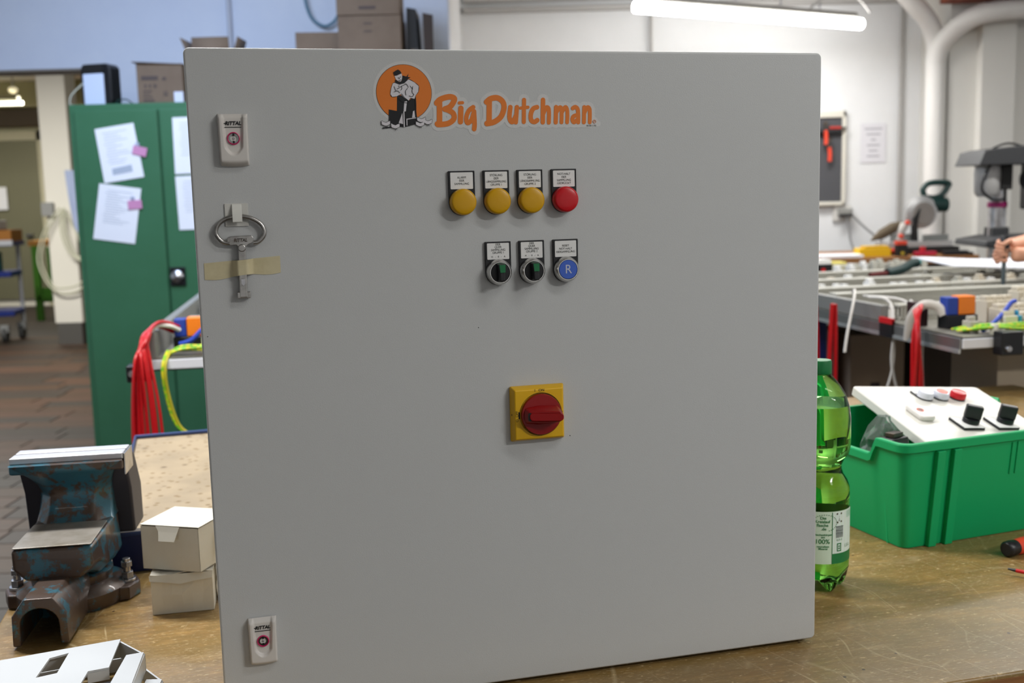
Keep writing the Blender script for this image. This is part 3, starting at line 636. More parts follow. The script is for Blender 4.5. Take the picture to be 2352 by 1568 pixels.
def tapef(s, t):
    x = .0077 + .0820 * s; z = .5114 + .0180 * t + .0053 * s - (.0015 * sin(s * 9) * (1 - t))
    d = abs(x - .0486); k = max(0, min(1, (.0115 - d) / .0068)); k = k * k * (3 - 2 * k)
    return (x, -.0005 - .0096 * k, z)
G().grid(60, 4, tapef).build('tape', TAPE, tp, smooth=1.2)

# ------------------------------------------------------------------ vise
vz = thing('bench_vise', 'heavy blue bench vise with worn rusty paint bolted to the bench corner', 'vise', (-.690, 1.600, .894), rad(9))
bp_ = G().lathe([(.080, 0), (.082, .006), (.082, .022), (.078, .027), (.066, .032), (.062, .034)], n=48)
vb = bp_.build('swivel_base', VISED, vz, smooth=.6)
G().lathe([(.058, .030), (.060, .046), (.050, .05)], n=40).build('swivel_collar', VISED, vz)
for sx_ in (-1, 1):
    G().prism([(sx_ * .06, -.035), (sx_ * .088, -.03), (sx_ * .100, 0), (sx_ * .088, .03), (sx_ * .06, .035)][::sx_], 0, .022).build('lug', VISED, vb, bevel=.003)
    bt = G().cyl((sx_ * .081, 0, .022), (sx_ * .081, 0, .0265), .0125, n=24).cyl((sx_ * .081, 0, .0265), (sx_ * .081, 0, .037), .0098, n=6).build('nut', STEEL, vb, bevel=.0008)
    G().cyl((sx_ * .081, 0, .037), (sx_ * .081, 0, .058), .0058, n=16).cyl((sx_ * .081, 0, .045), (sx_ * .081, 0, .053), .0088, n=6).build('bolt', STEEL, vb, bevel=.0006)
# slide: inverted U bar pointing at the camera
ou = [(-.037, .003), (-.036, .046), (-.019, .070), (.019, .070), (.036, .046), (.037, .003), (.026, .003), (.0255, .030)]
ou += [(.0255 * cos(a), .032 + .0235 * sin(a)) for a in [pi * i / 12 for i in range(1, 12)]] + [(-.0255, .030), (-.026, .003)]
G().prism(ou, -.190, .06, 'XZ').build('slide_bar', VISED, vz, bevel=.0025)
# body with anvil
bd = G()
def sect(y, w0, w1, z0, z1, c): return [(-w0 + c, y, z0), (w0 - c, y, z0), (w0, y, z0 + c), (w1, y, z1), (-w1, y, z1), (-w0, y, z0 + c)]
S_ = [sect(-.104, .055, .0555, .066, .1135, .018), sect(-.06, .058, .058, .06, .115, .018), sect(-.03, .060, .058, .048, .115, .014), sect(.03, .062, .058, .046, .115, .01), sect(.075, .062, .058, .046, .115, .01)]
vs_ = [p for s in S_ for p in s]; n6 = 6
bd.add(vs_, [tuple(range(6))[::-1], tuple(range(24, 30))] + [(k * 6 + i, k * 6 + (i + 1) % 6, k * 6 + 6 + (i + 1) % 6, k * 6 + 6 + i) for k in range(4) for i in range(6)])
bd.build('body', VISED, vz, bevel=.005, seg=3)
for sx_ in (-1, 1): G().prism([(-.03, .02), (.045, .02), (.045, .07), (.0, .075)], sx_ * .040 - .006 * 1, sx_ * .040 + .010, 'YZ').build('web', VISED, vz, bevel=.003)
G().prism(rrect(-.0545, .0545, -.1025, .016, .003, 2), .1148, .1168).build('anvil_face', ANVIL, vz, bevel=.001)
# fixed jaw neck, concave, flaring to the jaw
def neck(s, t):                                   # s round the section 0..1, t up
    z = .112 + .100 * t
    fl = max(0, (t - .42) / .58); fl2 = fl * fl
    hw = .054 + .029 * (fl ** 2.2) + .004 * (1 - t) ** 6
    y0 = .022 - .008 * (1 - t) ** 5 + .018 * sin(min(1, t * 1.15) * pi) * .9 - .020 * fl2 * (2 - fl)
    y1 = .082
    a = s * 4
    c = .018 * (1 - fl) + .004
    P = [(-hw, y1), (-hw, y0 + c * 1.3), (-hw + c, y0), (hw - c, y0), (hw, y0 + c * 1.3), (hw, y1)]
    i = min(int(s * 5), 4); f = s * 5 - i
    return (P[i][0] * (1 - f) + P[i + 1][0] * f, P[i][1] * (1 - f) + P[i + 1][1] * f, z)
g = G().grid(30, 24, neck); o_ = len(g.v); g.f.append(tuple(24 * 31 + i for i in range(31)))
g.build('fixed_jaw', VISEP, vz, smooth=.9)
G().bx(-.084, .084, .012, .05, .196, .2115).build('jaw_head', VISEP, vz, bevel=.004)
G().bx(-.0835, .0835, .018, .047, .2118, .2215).build('jaw_plate', JAWST, vz, bevel=.0015)
G().bx(-.0835, .0835, .053, .078, .2118, .2215).build('jaw_plate', JAWST, vz, bevel=.0015)
G().bx(.0842, .0865, .020, .08, .186, .220).build('jaw_end', STEEL, vz, bevel=.001)
G().prism([(.084, .212), (.055, .212), (.055, .190), (.075, .15), (.085, .074), (.16, .074), (.16, .14), (.12, .2)], -.082, .082, 'YZ').build('moving_jaw', mat('vise_dark_side', '3a3a44', .5, .3), vz, bevel=.005)
G().cyl((0, .15, .095), (0, .205, .095), .014).cyl((0, .195, .075), (0, .195, .145), .0065).build('spindle', STEEL, vz)

# ------------------------------------------------------------------ shallow steel tray with speckled board
tr = thing('steel_tray', 'shallow navy steel tray filled with a speckled beige board behind the vise', 'tray', (-.667, 1.703, .894), rad(16.4))
G().bx(0, .62, 0, .004, 0, .064).bx(0, .62, .801, .805, 0, .064).bx(0, .005, .004, .801, 0, .064).bx(.616, .62, .004, .801, 0, .064).bx(.005, .616, .004, .801, 0, .004).build('tray_shell', NAVY, tr, bevel=.0008)
G().tube([(.002, .002, .064), (.618, .002, .064), (.618, .803, .064), (.002, .803, .064)], .0042, n=8, sub=1, closed=True).build('rim', mat('tray_rim_blue', '3c4f82', .4, .3), tr)
G().bx(.006, .614, .006, .799, .004, .059).build('board', SPECK, tr)

# ------------------------------------------------------------------ two small white cartons
def carton(label, loc, rz, wx, dy, hz, crumple=0, lidopen=0):
    t = thing('small_carton', label, 'carton', loc, rz)
    rnd = random.Random(int(hz * 1e5))
    def jit(p): return (p[0] + rnd.uniform(-crumple, crumple), p[1] + rnd.uniform(-crumple, crumple), p[2] + (rnd.uniform(-crumple, 0) if p[2] > .01 else 0))
    nx = 7; g = G()
    def wall(p0, p1, nm):
        gg = G().grid(6, 4, lambda s, q: (jit if 0 < s < 1 and 0 < q else (lambda x: x))((p0[0] + (p1[0] - p0[0]) * s, p0[1] + (p1[1] - p0[1]) * s, hz * q * .985)))
        g.add(gg.v, gg.f)
    wall((-wx / 2, 0), (wx / 2, 0), 'f'); wall((wx / 2, 0), (wx / 2, dy), 'r'); wall((wx / 2, dy), (-wx / 2, dy), 'b'); wall((-wx / 2, dy), (-wx / 2, 0), 'l')
    g.add([(-wx / 2, 0, 0), (wx / 2, 0, 0), (wx / 2, dy, 0), (-wx / 2, dy, 0)], [(0, 3, 2, 1)])
    b = g.build('carton_body', CARTW, t, smooth=None)
    sm = b.modifiers.new('solid', 'SOLIDIFY'); sm.thickness = .0008
    lid = G().grid(6, 6, lambda s, q: (-wx / 2 * 1.01 + wx * 1.02 * s, -.001 + (dy + .002) * q, hz + (.0015 - crumple * 1.6 * sin(s * 7 + q * 5) * (1 if 0 < s < 1 else .3)) + lidopen * (1 - q)))
    l = lid.build('lid', CARTW, t, smooth=None); sm = l.modifiers.new('solid', 'SOLIDIFY'); sm.thickness = .0008
    return t
c1 = carton('small white carton with a tucked flap, on top of the crumpled one', (-.5135, 1.5335, .9575), rad(-15), .096, .092, .067)
G().add([(-.022, -.0012, .0675), (.018, -.0012, .0675), (.016, -.004, .060), (.013, -.0095, .047), (-.013, -.0095, .047), (-.016, -.004, .060)], [(0, 1, 2, 5), (5, 2, 3, 4)]).build('tuck_flap', CARTW, c1, smooth=None).modifiers.new('s', 'SOLIDIFY').thickness = .0008
c2 = carton('crumpled small white carton with dented lid, lying under another', (-.4985, 1.5290, .8945), rad(11), .088, .09, .0595, .0016)
G().add([(-.046, -.001, .0598), (.045, -.001, .0600), (.044, -.0045, .051), (.018, -.006, .0488), (-.002, -.0055, .0455), (-.03, -.005, .0505), (-.045, -.003, .052)], [(0, 1, 2, 3, 4, 5, 6)]).build('torn_flap', CARTW, c2)
# white plastic strips leaning behind the cartons
def strip(label, loc, rz, h, tilt):
    t = thing('plastic_bracket', label, 'bracket', loc, rz)
    G().bx(-.004, .004, 0, .03, 0, h * .78).bx(.004, .022, .026, .03, 0, h * .78).build('web', IVORY, t, bevel=.0008)
    G().bx(-.008, .014, -.004, .03, h * .78, h).build('clamp_head', IVORY, t, bevel=.002)
    G().cyl((-.002, -.0045, h * .9), (-.002, -.002, h * .9), .0035, n=12).bx(.006, .013, -.005, -.003, h * .70, h * .84).build('screw', BLACKP, t)
    return t
strip('narrow ivory plastic bracket standing beside the crumpled carton', (-.452, 1.575, .894), YAW, .125, 0)
strip('narrow ivory plastic bracket standing on the speckled tray board', (-.478, 1.800, .953), YAW, .085, 0)

# ------------------------------------------------------------------ white plastic cover in the left foreground
cv = thing('plastic_cover', 'white plastic housing cover with rectangular cutouts lying in the left foreground', 'cover', (-.5065, 1.3080, .894), 0)
def wallseg(g, pts, z0, z1, th=.0022):
    for (xa, ya), (xb, yb) in zip(pts, pts[1:]):
        d = Vector((xb - xa, yb - ya)); L_ = d.length; a = math.atan2(d.y, d.x)
        g.box(((xa + xb) / 2, (ya + yb) / 2, (z0 + z1) / 2), (L_ + th, th, z1 - z0), rz=a)
    return g
OUT = [(-.0106, .019), (-.2600, -.0905), (-.2400, -.1700), (-.0060, -.1500), (-.0116, -.1081), (-.0159, -.0761), (.0058, -.0665)]
WIN = [(-.0615, -.0207), (-.0796, -.0351), (-.0727, -.0906), (-.0521, -.0788)]
bm = bmesh.new()
vo = [bm.verts.new((x, y, .045)) for x, y in OUT]; vi = [bm.verts.new((x, y, .045)) for x, y in WIN]
es = [bm.edges.new((vo[i], vo[(i + 1) % len(vo)])) for i in range(len(vo))] + [bm.edges.new((vi[i], vi[(i + 1) % 4])) for i in range(4)]
bmesh.ops.triangle_fill(bm, use_beauty=True, edges=es, normal=(0, 0, 1))
me = bpy.data.meshes.new('cover_plate'); bm.to_mesh(me); bm.free(); me.materials.append(WHITEP)
o = bpy.data.objects.new('cover_plate', me); COL.objects.link(o); o.parent = cv
sm = o.modifiers.new('solid', 'SOLIDIFY'); sm.thickness = .0024; sm.offset = -1
g = wallseg(G(), [(-.2590, -.0915), (-.0112, .0178), (.0340, -.0243), (.0560, -.150)], .0205, .0424)
g.build('side_wall', WHITEP, cv)
wallseg(G(), [(-.0159, -.0761), (.0050, -.0668)], .030, .0424, .002).build('notch_wall', WHITEP, cv)
G().add([(.0340, -.0243, .0452), (.0143, -.0307, .0446), (.0280, -.150, .0446), (.0565, -.150, .0452), (.0340, -.0243, .0425), (.0143, -.0307, .0425), (.0280, -.150, .0425), (.0565, -.150, .0425)],
        [(0, 1, 2, 3), (7, 6, 5, 4), (0, 4, 5, 1), (1, 5, 6, 2), (2, 6, 7, 3), (3, 7, 4, 0)]).build('edge_rail', WHITEP, cv)
g = wallseg(G(), [(-.250, -.080), (-.0060, .0250), (.0199, -.0010), (.0634, -.0499), (.076, -.150)], .0005, .0178)
g.build('lower_wall', WHITEP, cv)
G().add([(.0634, -.0499, .0205), (.0440, -.0490, .0203), (.0540, -.150, .0203), (.076, -.150, .0205), (.0634, -.0499, .018), (.0440, -.0490, .018), (.0540, -.150, .018), (.076, -.150, .018)],
        [(0, 1, 2, 3), (7, 6, 5, 4), (0, 4, 5, 1), (1, 5, 6, 2), (2, 6, 7, 3), (3, 7, 4, 0)]).build('edge_rail', WHITEP, cv)


# ------------------------------------------------------------------ bottle
bo = thing('drink_bottle', 'green plastic bottle of yellow drink half hidden behind the grey cabinet', 'bottle', (.4585, 1.575, .894), rad(5))
def foot(r, h, a):
    if h > .034: return r, h
    k = (1 - h / .034); w_ = .5 + .5 * cos(5 * a + .6)
    return r * (1 - .16 * k * (1 - w_) - .05 * k), h + .016 * k * (1 - w_) * min(1, r / .03)
prof = [(.014, .010), (.026, .002), (.036, .0006), (.0405, .006), (.0435, .018), (.0445, .034), (.0445, .045), (.0440, .0462), (.0440, .128), (.0445, .1292), (.0445, .148), (.0438, .158), (.040, .168), (.0345, .176), (.0322, .184), (.0322, .190), (.036, .199), (.0425, .208), (.0445, .218), (.0450, .236), (.0445, .262), (.042, .280), (.036, .298), (.028, .311), (.020, .3205), (.0150, .326), (.0136, .330), (.0136, .338)]
G().lathe(prof, n=80, mod=foot).build('bottle_body', PET, bo, smooth=1.2)
lq = [(max(r - .0009, .004), h + .0012) for r, h in prof if h < .285]
G().lathe(lq, n=80, mod=foot).build('drink', LIQ, bo, smooth=1.2)
cp = G().lathe([(.0152, .3275), (.0156, .329), (.0156, .345), (.0148, .3475), (.0, .3478)], n=60, mod=lambda r, h, a: (r + (.0003 * cos(30 * a) if .328 < h < .346 else 0), h))
cp.build('cap', mat('bottle_cap_green', '14713c', .4), bo, smooth=.6)
G().lathe([(.0158, .3262), (.0162, .3264), (.0162, .3278), (.0158, .328)], n=48).build('neck_ring', PET, bo)
LR = .0449
def arc(a0, a1, z0, z1, r=LR, n=14): return G().grid(n, 1, lambda s, t: (r * sin(a0 + (a1 - a0) * s), -r * cos(a0 + (a1 - a0) * s), z0 + (z1 - z0) * t))
LBW = mat('bottle_label_pale', 'd3e8d2', .45); LBG = mat('bottle_label_green', '17783e', .45); LBL = mat('bottle_label_white', 'dcece4', .45)
lb = arc(-pi, pi, .0475, .1275, LR, 72).build('label', LBW, bo, smooth=1.2)
arc(.42 - rad(20), 2.2, .0475, .0630, LR + .0002).build('label_green_band', LBG, lb, smooth=1.2)
arc(.42 - rad(20), 2.2, .063, .1265, LR + .0001).build('label_white_field', LBL, lb, smooth=1.2)
arc(.41 - rad(20), .435 - rad(20), .0475, .1265, LR + .0003, 2).build('label_line', LBG, lb)
def bend(a, z): return lambda p: Vector(((LR + .0004) * sin(a + p.x / LR), -(LR + .0004) * cos(a + p.x / LR), z + p.y))
A0 = .12 - rad(20)
for i, (s_, sz, z_, a_) in enumerate((('Die', .0062, .118, A0), ('Kreislauf', .0062, .1125, A0 - .02), ('flasche', .0062, .107, A0 - .02), ('.de', .0062, .1015, A0 + .02), ('Flaschenkörper', .0042, .0925, A0), ('aus', .0042, .089, A0), ('100%', .0100, .082, A0 - .02), ('recyceltem', .0040, .0745, A0), ('Material', .0040, .0710, A0))):
    text(s_, sz, LBG, lb, 'label_text', (0, 0, 0), bend=bend(a_, z_), bold=.0001)
g = G()
for i in range(20):
    a = A0 + .06 + .40 * cos(2.4 - i * .19); z_ = .1105 + .0125 * sin(2.4 - i * .19)
    g.add(*(lambda q: (q.v, q.f))(arc(a - .016, a + .016, z_ - .0005, z_ + .0005, LR + .0005, 1)))
g.build('label_ring', LBG, lb)
rb = random.Random(4); g = G(); z_ = .0870
BA = .66 - rad(20)
while z_ < .1045:
    wz = rb.choice((.0003, .0005, .0008)); q = arc(BA - .11, BA + .19, z_, z_ + wz, LR + .0005, 4); g.add(q.v, q.f); z_ += wz + rb.choice((.0004, .0006))
g.build('label_barcode', INK, lb)
text('0,25 €', .0040, LBG, lb, 'label_text', (0, 0, 0), bend=bend(BA + .04, .0835))
text('1,5 L', .0068, LBG, lb, 'label_text', (0, 0, 0), bend=bend(BA + .42, .0725))
g = G()
for q in (arc(BA - .06, BA - .03, .066, .0785, LR + .0005, 2), arc(BA + .08, BA + .11, .066, .0785, LR + .0005, 2), arc(BA - .06, BA + .11, .066, .0675, LR + .0005, 3), arc(BA - .06, BA + .11, .077, .0785, LR + .0005, 3), arc(BA - .005, BA + .055, .0695, .0715, LR + .0005, 3), arc(BA - .005, BA + .055, .073, .0748, LR + .0005, 3)): g.add(q.v, q.f)
g.build('deposit_mark', LBG, lb)
g = G()
for da, dz in ((-.06, .1235), (.10, .1235), (-.05, .1105), (.1, .1115)):
    q = arc(BA + da - .025, BA + da + .025, dz - .0012, dz + .0012, LR + .0005, 2); g.add(q.v, q.f)
for i in range(5):
    q = arc(BA + .02 - .03 + .01 * i, BA + .02 + .03 - .008 * i, .1125 + .0016 * i, .1132 + .0016 * i, LR + .0005, 2); g.add(q.v, q.f)
g.build('scan_mark', mat('label_brown_print', '4a3a1c', .6), lb)
g = G()
for i in range(8):
    q = arc(BA + .36, BA + .75, .1155 + i * .0013, .1160 + i * .0013, LR + .0005, 6); g.add(q.v, q.f)
g.build('label_small_print', mat('label_print_soft', '8fc2a0', .5), lb)

# ------------------------------------------------------------------ green crate
cr = thing('storage_crate', 'green plastic storage crate holding a tilted white control panel', 'crate', (.634, 1.704, .894), rad(19.8))
CL, CW, CH = .42, .30, .184
def ringp(off, z, dip=0):
    """rounded-chamfer rectangle grown by off; a wide dip on the short (left) end for the hand grip"""
    c = .020 + off * .35; x0, x1, y0, y1 = -off, CL + off, -off, CW + off; P = []
    def seg(a, b, n): return [(a[0] + (b[0] - a[0]) * i / n, a[1] + (b[1] - a[1]) * i / n) for i in range(n)]
    cs = [(x0 + c, y0), (x1 - c, y0), (x1, y0 + c), (x1, y1 - c), (x1 - c, y1), (x0 + c, y1), (x0, y1 - c), (x0, y0 + c)]
    cc = [(x0 + c, y0 + c), (x1 - c, y0 + c), (x1 - c, y1 - c), (x0 + c, y1 - c)]
    for i in range(8):
        if i % 2 == 0: P += seg(cs[i], cs[i + 1], 40 if i in (2, 6) else 10)
        else:
            q = cc[(i // 2 + 1) % 4]; a0 = -pi / 2 + pi / 2 * (i // 2)
            P += [(q[0] + c * cos(a0 + pi / 2 * k / 6), q[1] + c * sin(a0 + pi / 2 * k / 6)) for k in range(6)]
    out = []
    for x, y in P:
        d = 0
        if dip and (x < .012 or x > CL - .012):
            k = max(0, min(1, (.088 - abs(y - CW / 2)) / .018)); d = dip * k * k * (3 - 2 * k)
        out.append((x, y, z - d))
    return out
# corner of the crate base sits on the chamfer: shift so the chamfered corner matches
layers = [ringp(-.018, .001), ringp(-.017, .004), ringp(0.0, CH - .022, .03), ringp(.0008, CH - .016, .03), ringp(.0065, CH - .014, .03), ringp(.0070, CH - .002, .03), ringp(.006, CH, .03), ringp(-.002, CH, .03), ringp(-.003, CH - .003, .03), ringp(-.0195, .006)]
nn = len(layers[0]); g = G()
g.add([p for l in layers for p in l], [tuple(range(nn - 1, -1, -1))] + [(k * nn + i, k * nn + (i + 1) % nn, k * nn + nn + (i + 1) % nn, k * nn + nn + i) for k in range(len(layers) - 1) for i in range(nn)] + [tuple((len(layers) - 1) * nn + i for i in range(nn))])
g.v = [(x - .002, y - .002, z) for x, y, z in g.v]
g.build('crate_shell', CRATEM, cr, smooth=.5)
def rib(xa, xb, zt, zb, out):
    f = lambda z: .018 * (1 - z / (CH - .022)) - .002 - .0005
    g = G(); vs = []
    for z in (zb, zt):
        for x in (xa, xb): vs += [(x, f(z) - out, z), (x, f(z) + .004, z)]
    g.add(vs, [(0, 2, 6, 4), (1, 5, 7, 3), (0, 4, 5, 1), (2, 3, 7, 6), (4, 6, 7, 5), (0, 1, 3, 2)])
    return g.build('rib', CRATEM, cr, bevel=.0015)
rib(.060, .076, CH - .016, .0, .0085); rib(.094, .110, CH - .016, .0, .0085)
for xx in (.222, .234, .298, .310): rib(xx, xx + .004, CH - .018, CH - .075, .002)
for yy in (.055,):
    G().bx(.0, .0035, yy, yy + .004, 0, CH - .02).build('end_rib', CRATEM, cr, rot=(0, -rad(5.8), 0), loc=(.0150, -.002, 0))
# tilted white control panel in the crate
TLv = Vector((.6539, 2.0366, 1.116)); ex_ = Vector((.9528, .29197, -.08312)); ey_ = Vector((.26093, -.92761, -.26732)); ey_ = (ey_ - ex_ * ey_.dot(ex_)).normalized(); nz_ = ey_.cross(ex_).normalized() * 1
lidp = thing('control_panel_lid', 'white control panel with small lamps and black knobs tilted in the green crate', 'control panel')
lidp.matrix_world = Matrix(((ex_.x, -ey_.x, nz_.x, TLv.x), (ex_.y, -ey_.y, nz_.y, TLv.y), (ex_.z, -ey_.z, nz_.z, TLv.z), (0, 0, 0, 1)))
G().prism(rrect(0, .29, -.272, 0, .008), -.018, 0).build('panel_plate', LIDW, lidp, bevel=.003, seg=3)
for i, (lx, m_, m2) in enumerate(((.127, 'd6d8e2', None), (.163, 'd6d8e2', 'e8604a'), (.202, 'c8202a', None))):
    ly = -.055
    hd = G().prism([(lx - .0150, ly + .026), (lx - .0150, ly)] + [(lx + .015 * cos(pi + pi * k / 10), ly + .015 * sin(pi + pi * k / 10)) for k in range(1, 10)] + [(lx + .015, ly), (lx + .015, ly + .026)], 0, .003).build('legend_holder', BLACKP, lidp)
    G().bx(lx - .013, lx + .013, ly + .0145, ly + .0245, .003, .0034).build('legend_label', LABELW, hd)
    G().lathe([(.0150, .003), (.0152, .010), (.0135, .0142), (.007, .0154), (0, .0156)], (lx, ly, 0), n=32).build('lens', mat('panel_lens_' + m_, m_, .3), hd, smooth=.9)
    if m2: G().lathe([(.0105, .0146), (.0104, .0154), (0, .0164)], (lx, ly, 0), n=32).build('lens_centre', mat('panel_lens_' + m2, m2, .4), hd, smooth=.9)
lk = G().prism(rrect(.046, .079, -.156, -.101, .009), 0, .0095).build('lock_cover', LOCKP, lidp, bevel=.004, seg=3)
G().lathe([(.0068, .0095), (.0068, .0104), (.0050, .0104), (.0050, .0090)], (.0625, -.126, 0), n=28).build('ring', mat('panel_lock_ring', 'd8604a', .4), lk)
G().lathe([(.0049, .0095), (.0049, .0098)], (.0625, -.126, 0), n=24).build('lock_insert', DKSTEEL, lk)
for kx in (.135, .212):
    hd = G().prism(rrect(kx - .023, kx + .023, -.192, -.146, .001, 1), 0, .0045).build('legend_holder', BLACKP, lidp)
    G().bx(kx - .0215, kx + .0215, -.1905, -.1475, .0045, .005).build('legend_label', LABELW, hd)
    kb = G().lathe([(.0150, .005), (.0150, .012), (.0142, .0135), (0, .0136)], (kx + .008, -.168, 0), n=32).build('knob', BLACKP, hd)
    G().box((kx + .008, -.168, .0255), (.013, .030, .026), rz=rad(62)).build('knob_grip', BLACKP, hd, bevel=.003, seg=3)
# things glimpsed inside the crate
sb = thing('plastic_bag', 'clear crumpled plastic bag inside the green crate beside the panel', 'plastic bag', (.650, 1.850, .945), rad(20))
rr_ = random.Random(3)
g = G(); nb = 16
for j in range(9):
    for i in range(nb):
        a = 2 * pi * i / nb; t = j / 8; r = (.042 * sin(pi * (.12 + .88 * t)) ** .5 if t < 1 else .012) * (1 + .38 * rr_.uniform(-1, 1))
        g.v.append((r * .8 * cos(a), r * 1.1 * sin(a), .150 * t))
for j in range(8):
    for i in range(nb): g.f.append((j * nb + i, j * nb + (i + 1) % nb, j * nb + nb + (i + 1) % nb, j * nb + nb + i))
g.f.append(tuple(range(nb - 1, -1, -1))); g.f.append(tuple(8 * nb + i for i in range(nb)))
g.build('bag_film', BAGCLR, sb, smooth=None)
for lab, q, d in (('black connector block packed in the clear bag within the crate', (.658, 1.818, 1.040), (.045, .03, .05)),):
    k = thing('connector_block', lab, 'connector', q, rad(35)); G().box((0, 0, 0), d).build('block_housing', BLACKP, k, bevel=.004); G().box((0, 0, d[2] / 2 + .004), (d[0] * .6, d[1] * .6, .008)).build('contact_face', DKSTEEL, k, bevel=.001)
pk = thing('parts_packet', 'white paper parts packet lying in the green crate behind its near corner', 'packet', (.680, 1.780, 1.045), rad(22))
G().grid(6, 6, lambda s, t: (-.03 + .06 * s, -.02 + .04 * t, .012 * sin(7 * s + 3 * t) - .03 * abs(s - .5))).build('packet_paper', PAPER, pk, smooth=1).modifiers.new('s', 'SOLIDIFY').thickness = .004
G().bx(-.028, .028, -.018, .018, -.12, -.02).build('packet_box', mat('packet_carton', 'c9c3b6', .7), pk, bevel=.003)

# ------------------------------------------------------------------ screwdrivers on the bench, right
def screwdriver(label, tip, tail, rs, colh, colc, lh):
    t = thing('screwdriver', label, 'screwdriver', tip, math.atan2(tail[1] - tip[1], tail[0] - tip[0]))
    return t
s1 = screwdriver('black and orange handled screwdriver lying right of the green crate', (.790, 1.672, .9075), (1.0, 1.78, .9075), 0, 0, 0, 0)
G().lathe([(.010, 0), (.0128, .003), (.0132, .012), (.0126, .020), (.0122, .023)], axis='X', n=28).build('handle_end', BLACKP, s1, smooth=.8)
G().lathe([(.0124, .023), (.0135, .040), (.0132, .085), (.0105, .108), (.0088, .118)], axis='X', n=28).build('handle', REDO, s1, smooth=.8)
G().cyl((.118, 0, 0), (.218, 0, 0), .004).build('blade', STEEL, s1)
s2 = screwdriver('thin red insulated screwdriver at the right edge of the bench', (.757, 1.592, .8975), (.83, 1.52, .9), 0, 0, 0, 0)
G().cyl((0, 0, 0), (.012, 0, 0), .0016, .0026, n=12).build('tip', BLACKP, s2)
G().cyl((.012, 0, 0), (.085, 0, .0), .003, n=14).build('insulated_shaft', WRED, s2)
G().lathe([(.006, .085), (.010, .09), (.0105, .15), (.008, .17)], axis='X', n=20).build('handle', REDO, s2)
s2.location.z = .9045
# ------------------------------------------------------------------ green locker cabinet and what stands on it
CY = 5.85
lc = thing('locker_cabinet', 'tall green two door steel cabinet with papers stuck on its doors', 'cabinet', (-1.86, CY, 0), 0)
x0, x1 = -.487, .53
G().bx(x0, x1, .022, .48, .0, 2.05).build('carcass', GREENC, lc, bevel=.006)
G().bx(x0 + .035, -.008 + .0, 0, .022, .06, 2.015).build('door', GREENC, lc, bevel=.005)
d2 = G().bx(.004, x1 - .035, 0, .022, .06, 2.015).build('door', GREENC, lc, bevel=.005)
G().bx(.006, .092, -.012, 0, 1.066, 1.168).build('handle_plate', BLACKP, d2, bevel=.004)
G().lathe([(.036, .0), (.034, .012), (.022, .022), (.0, .026)], (.049, -.012, 1.118), 'Y', 24).build('handle_knob', STEEL, d2)
G().bx(.012, .086, -.026, -.012, 1.108, 1.126).build('handle_lever', STEEL, d2, bevel=.003)
def sheet(label, pts, lines, seed):
    t = thing('paper_sheet', label, 'paper', (-1.86, CY - .004, 0), 0)
    P = [(x + 1.86, z) for x, z in pts]
    f = lambda s, q: ((P[0][0] * (1 - s) + P[1][0] * s) * (1 - q) + (P[3][0] * (1 - s) + P[2][0] * s) * q, 0, (P[0][1] * (1 - s) + P[1][1] * s) * (1 - q) + (P[3][1] * (1 - s) + P[2][1] * s) * q)
    G().add([(a_, y_, c_) for y_ in (-.0012, 0) for a_, _, c_ in (f(0, 0), f(1, 0), f(1, 1), f(0, 1))], [(0, 1, 2, 3), (7, 6, 5, 4), (0, 4, 5, 1), (1, 5, 6, 2), (2, 6, 7, 3), (3, 7, 4, 0)]).build('sheet', PAPER, t, smooth=None)
    rr = random.Random(seed); g = G()
    for i in range(lines):
        q = .10 + .62 * i / lines; s0 = .16 + .06 * rr.random(); s1 = .45 + .4 * rr.random(); th = .008
        vs = [f(s0, q), f(s1, q), f(s1, q + th), f(s0, q + th)]; g.add([(a, -.0022, c) for a, _, c in vs], [(0, 1, 2, 3)])
    vs = [f(.25, .76), f(.75, .74), f(.75, .87), f(.25, .88)]
    if seed % 2: g.add([(a, -.0022, c) for a, _, c in vs], [(0, 1, 2, 3)])
    g.build('printed_lines', mat('print_pale', 'aab4c4', .7), t)
k = 1.1038; F_ = lambda p: (p[0] * k, 1.4912 + (p[1] - 1.4912) * k)
sheet('tilted white paper sheet, uppermost on the left green cabinet door', [F_(p) for p in ((-1.9973, 1.8758), (-1.8072, 1.9021), (-1.773, 1.6422), (-1.9685, 1.6157))], 12, 1)
sheet('tilted white paper sheet, lower of two on the left green cabinet door', [F_(p) for p in ((-1.994, 1.6163), (-1.7919, 1.5858), (-1.8412, 1.3174), (-2.0446, 1.3484))], 14, 2)
sheet('upper white paper sheet on the right green cabinet door by the enclosure edge', [F_(p) for p in ((-1.618, 1.922), (-1.43, 1.925), (-1.433, 1.655), (-1.621, 1.651))], 11, 4)
sheet('lower white paper sheet on the right green cabinet door by the enclosure edge', [F_(p) for p in ((-1.622, 1.640), (-1.435, 1.645), (-1.432, 1.382), (-1.618, 1.380))], 11, 6)
for lab, p, a in (('pink magnet note on the upper sheet of the left green door', (-1.7853, 1.7661), .25), ('pink magnet note on the lower sheet of the left green door', (-1.8273, 1.5085), -.06)):
    x, z = F_(p); t = thing('magnet_note', lab, 'magnet', (x, CY - .008, z)); G().box((0, 0, 0), (.076, .006, .048), ry=a).build('note_face', mat('pink_note', 'c98ab4', .6), t, bevel=.002)
    G().box((-.01, .0, .035), (.022, .007, .02), ry=a).build('magnet_cap', mat('magnet_grey', 'a3a9c0', .5), t, bevel=.003)
fl = thing('flood_lamp', 'black work lamp with pale bluish front standing on the green cabinet corner', 'work lamp', (-2.235, CY + .10, 2.05), rad(-12))
G().prism(rrect(-.09, .09, 0, .225, .03), .03, .13, 'XZ').build('lamp_housing', BLACKP, fl, bevel=.008)
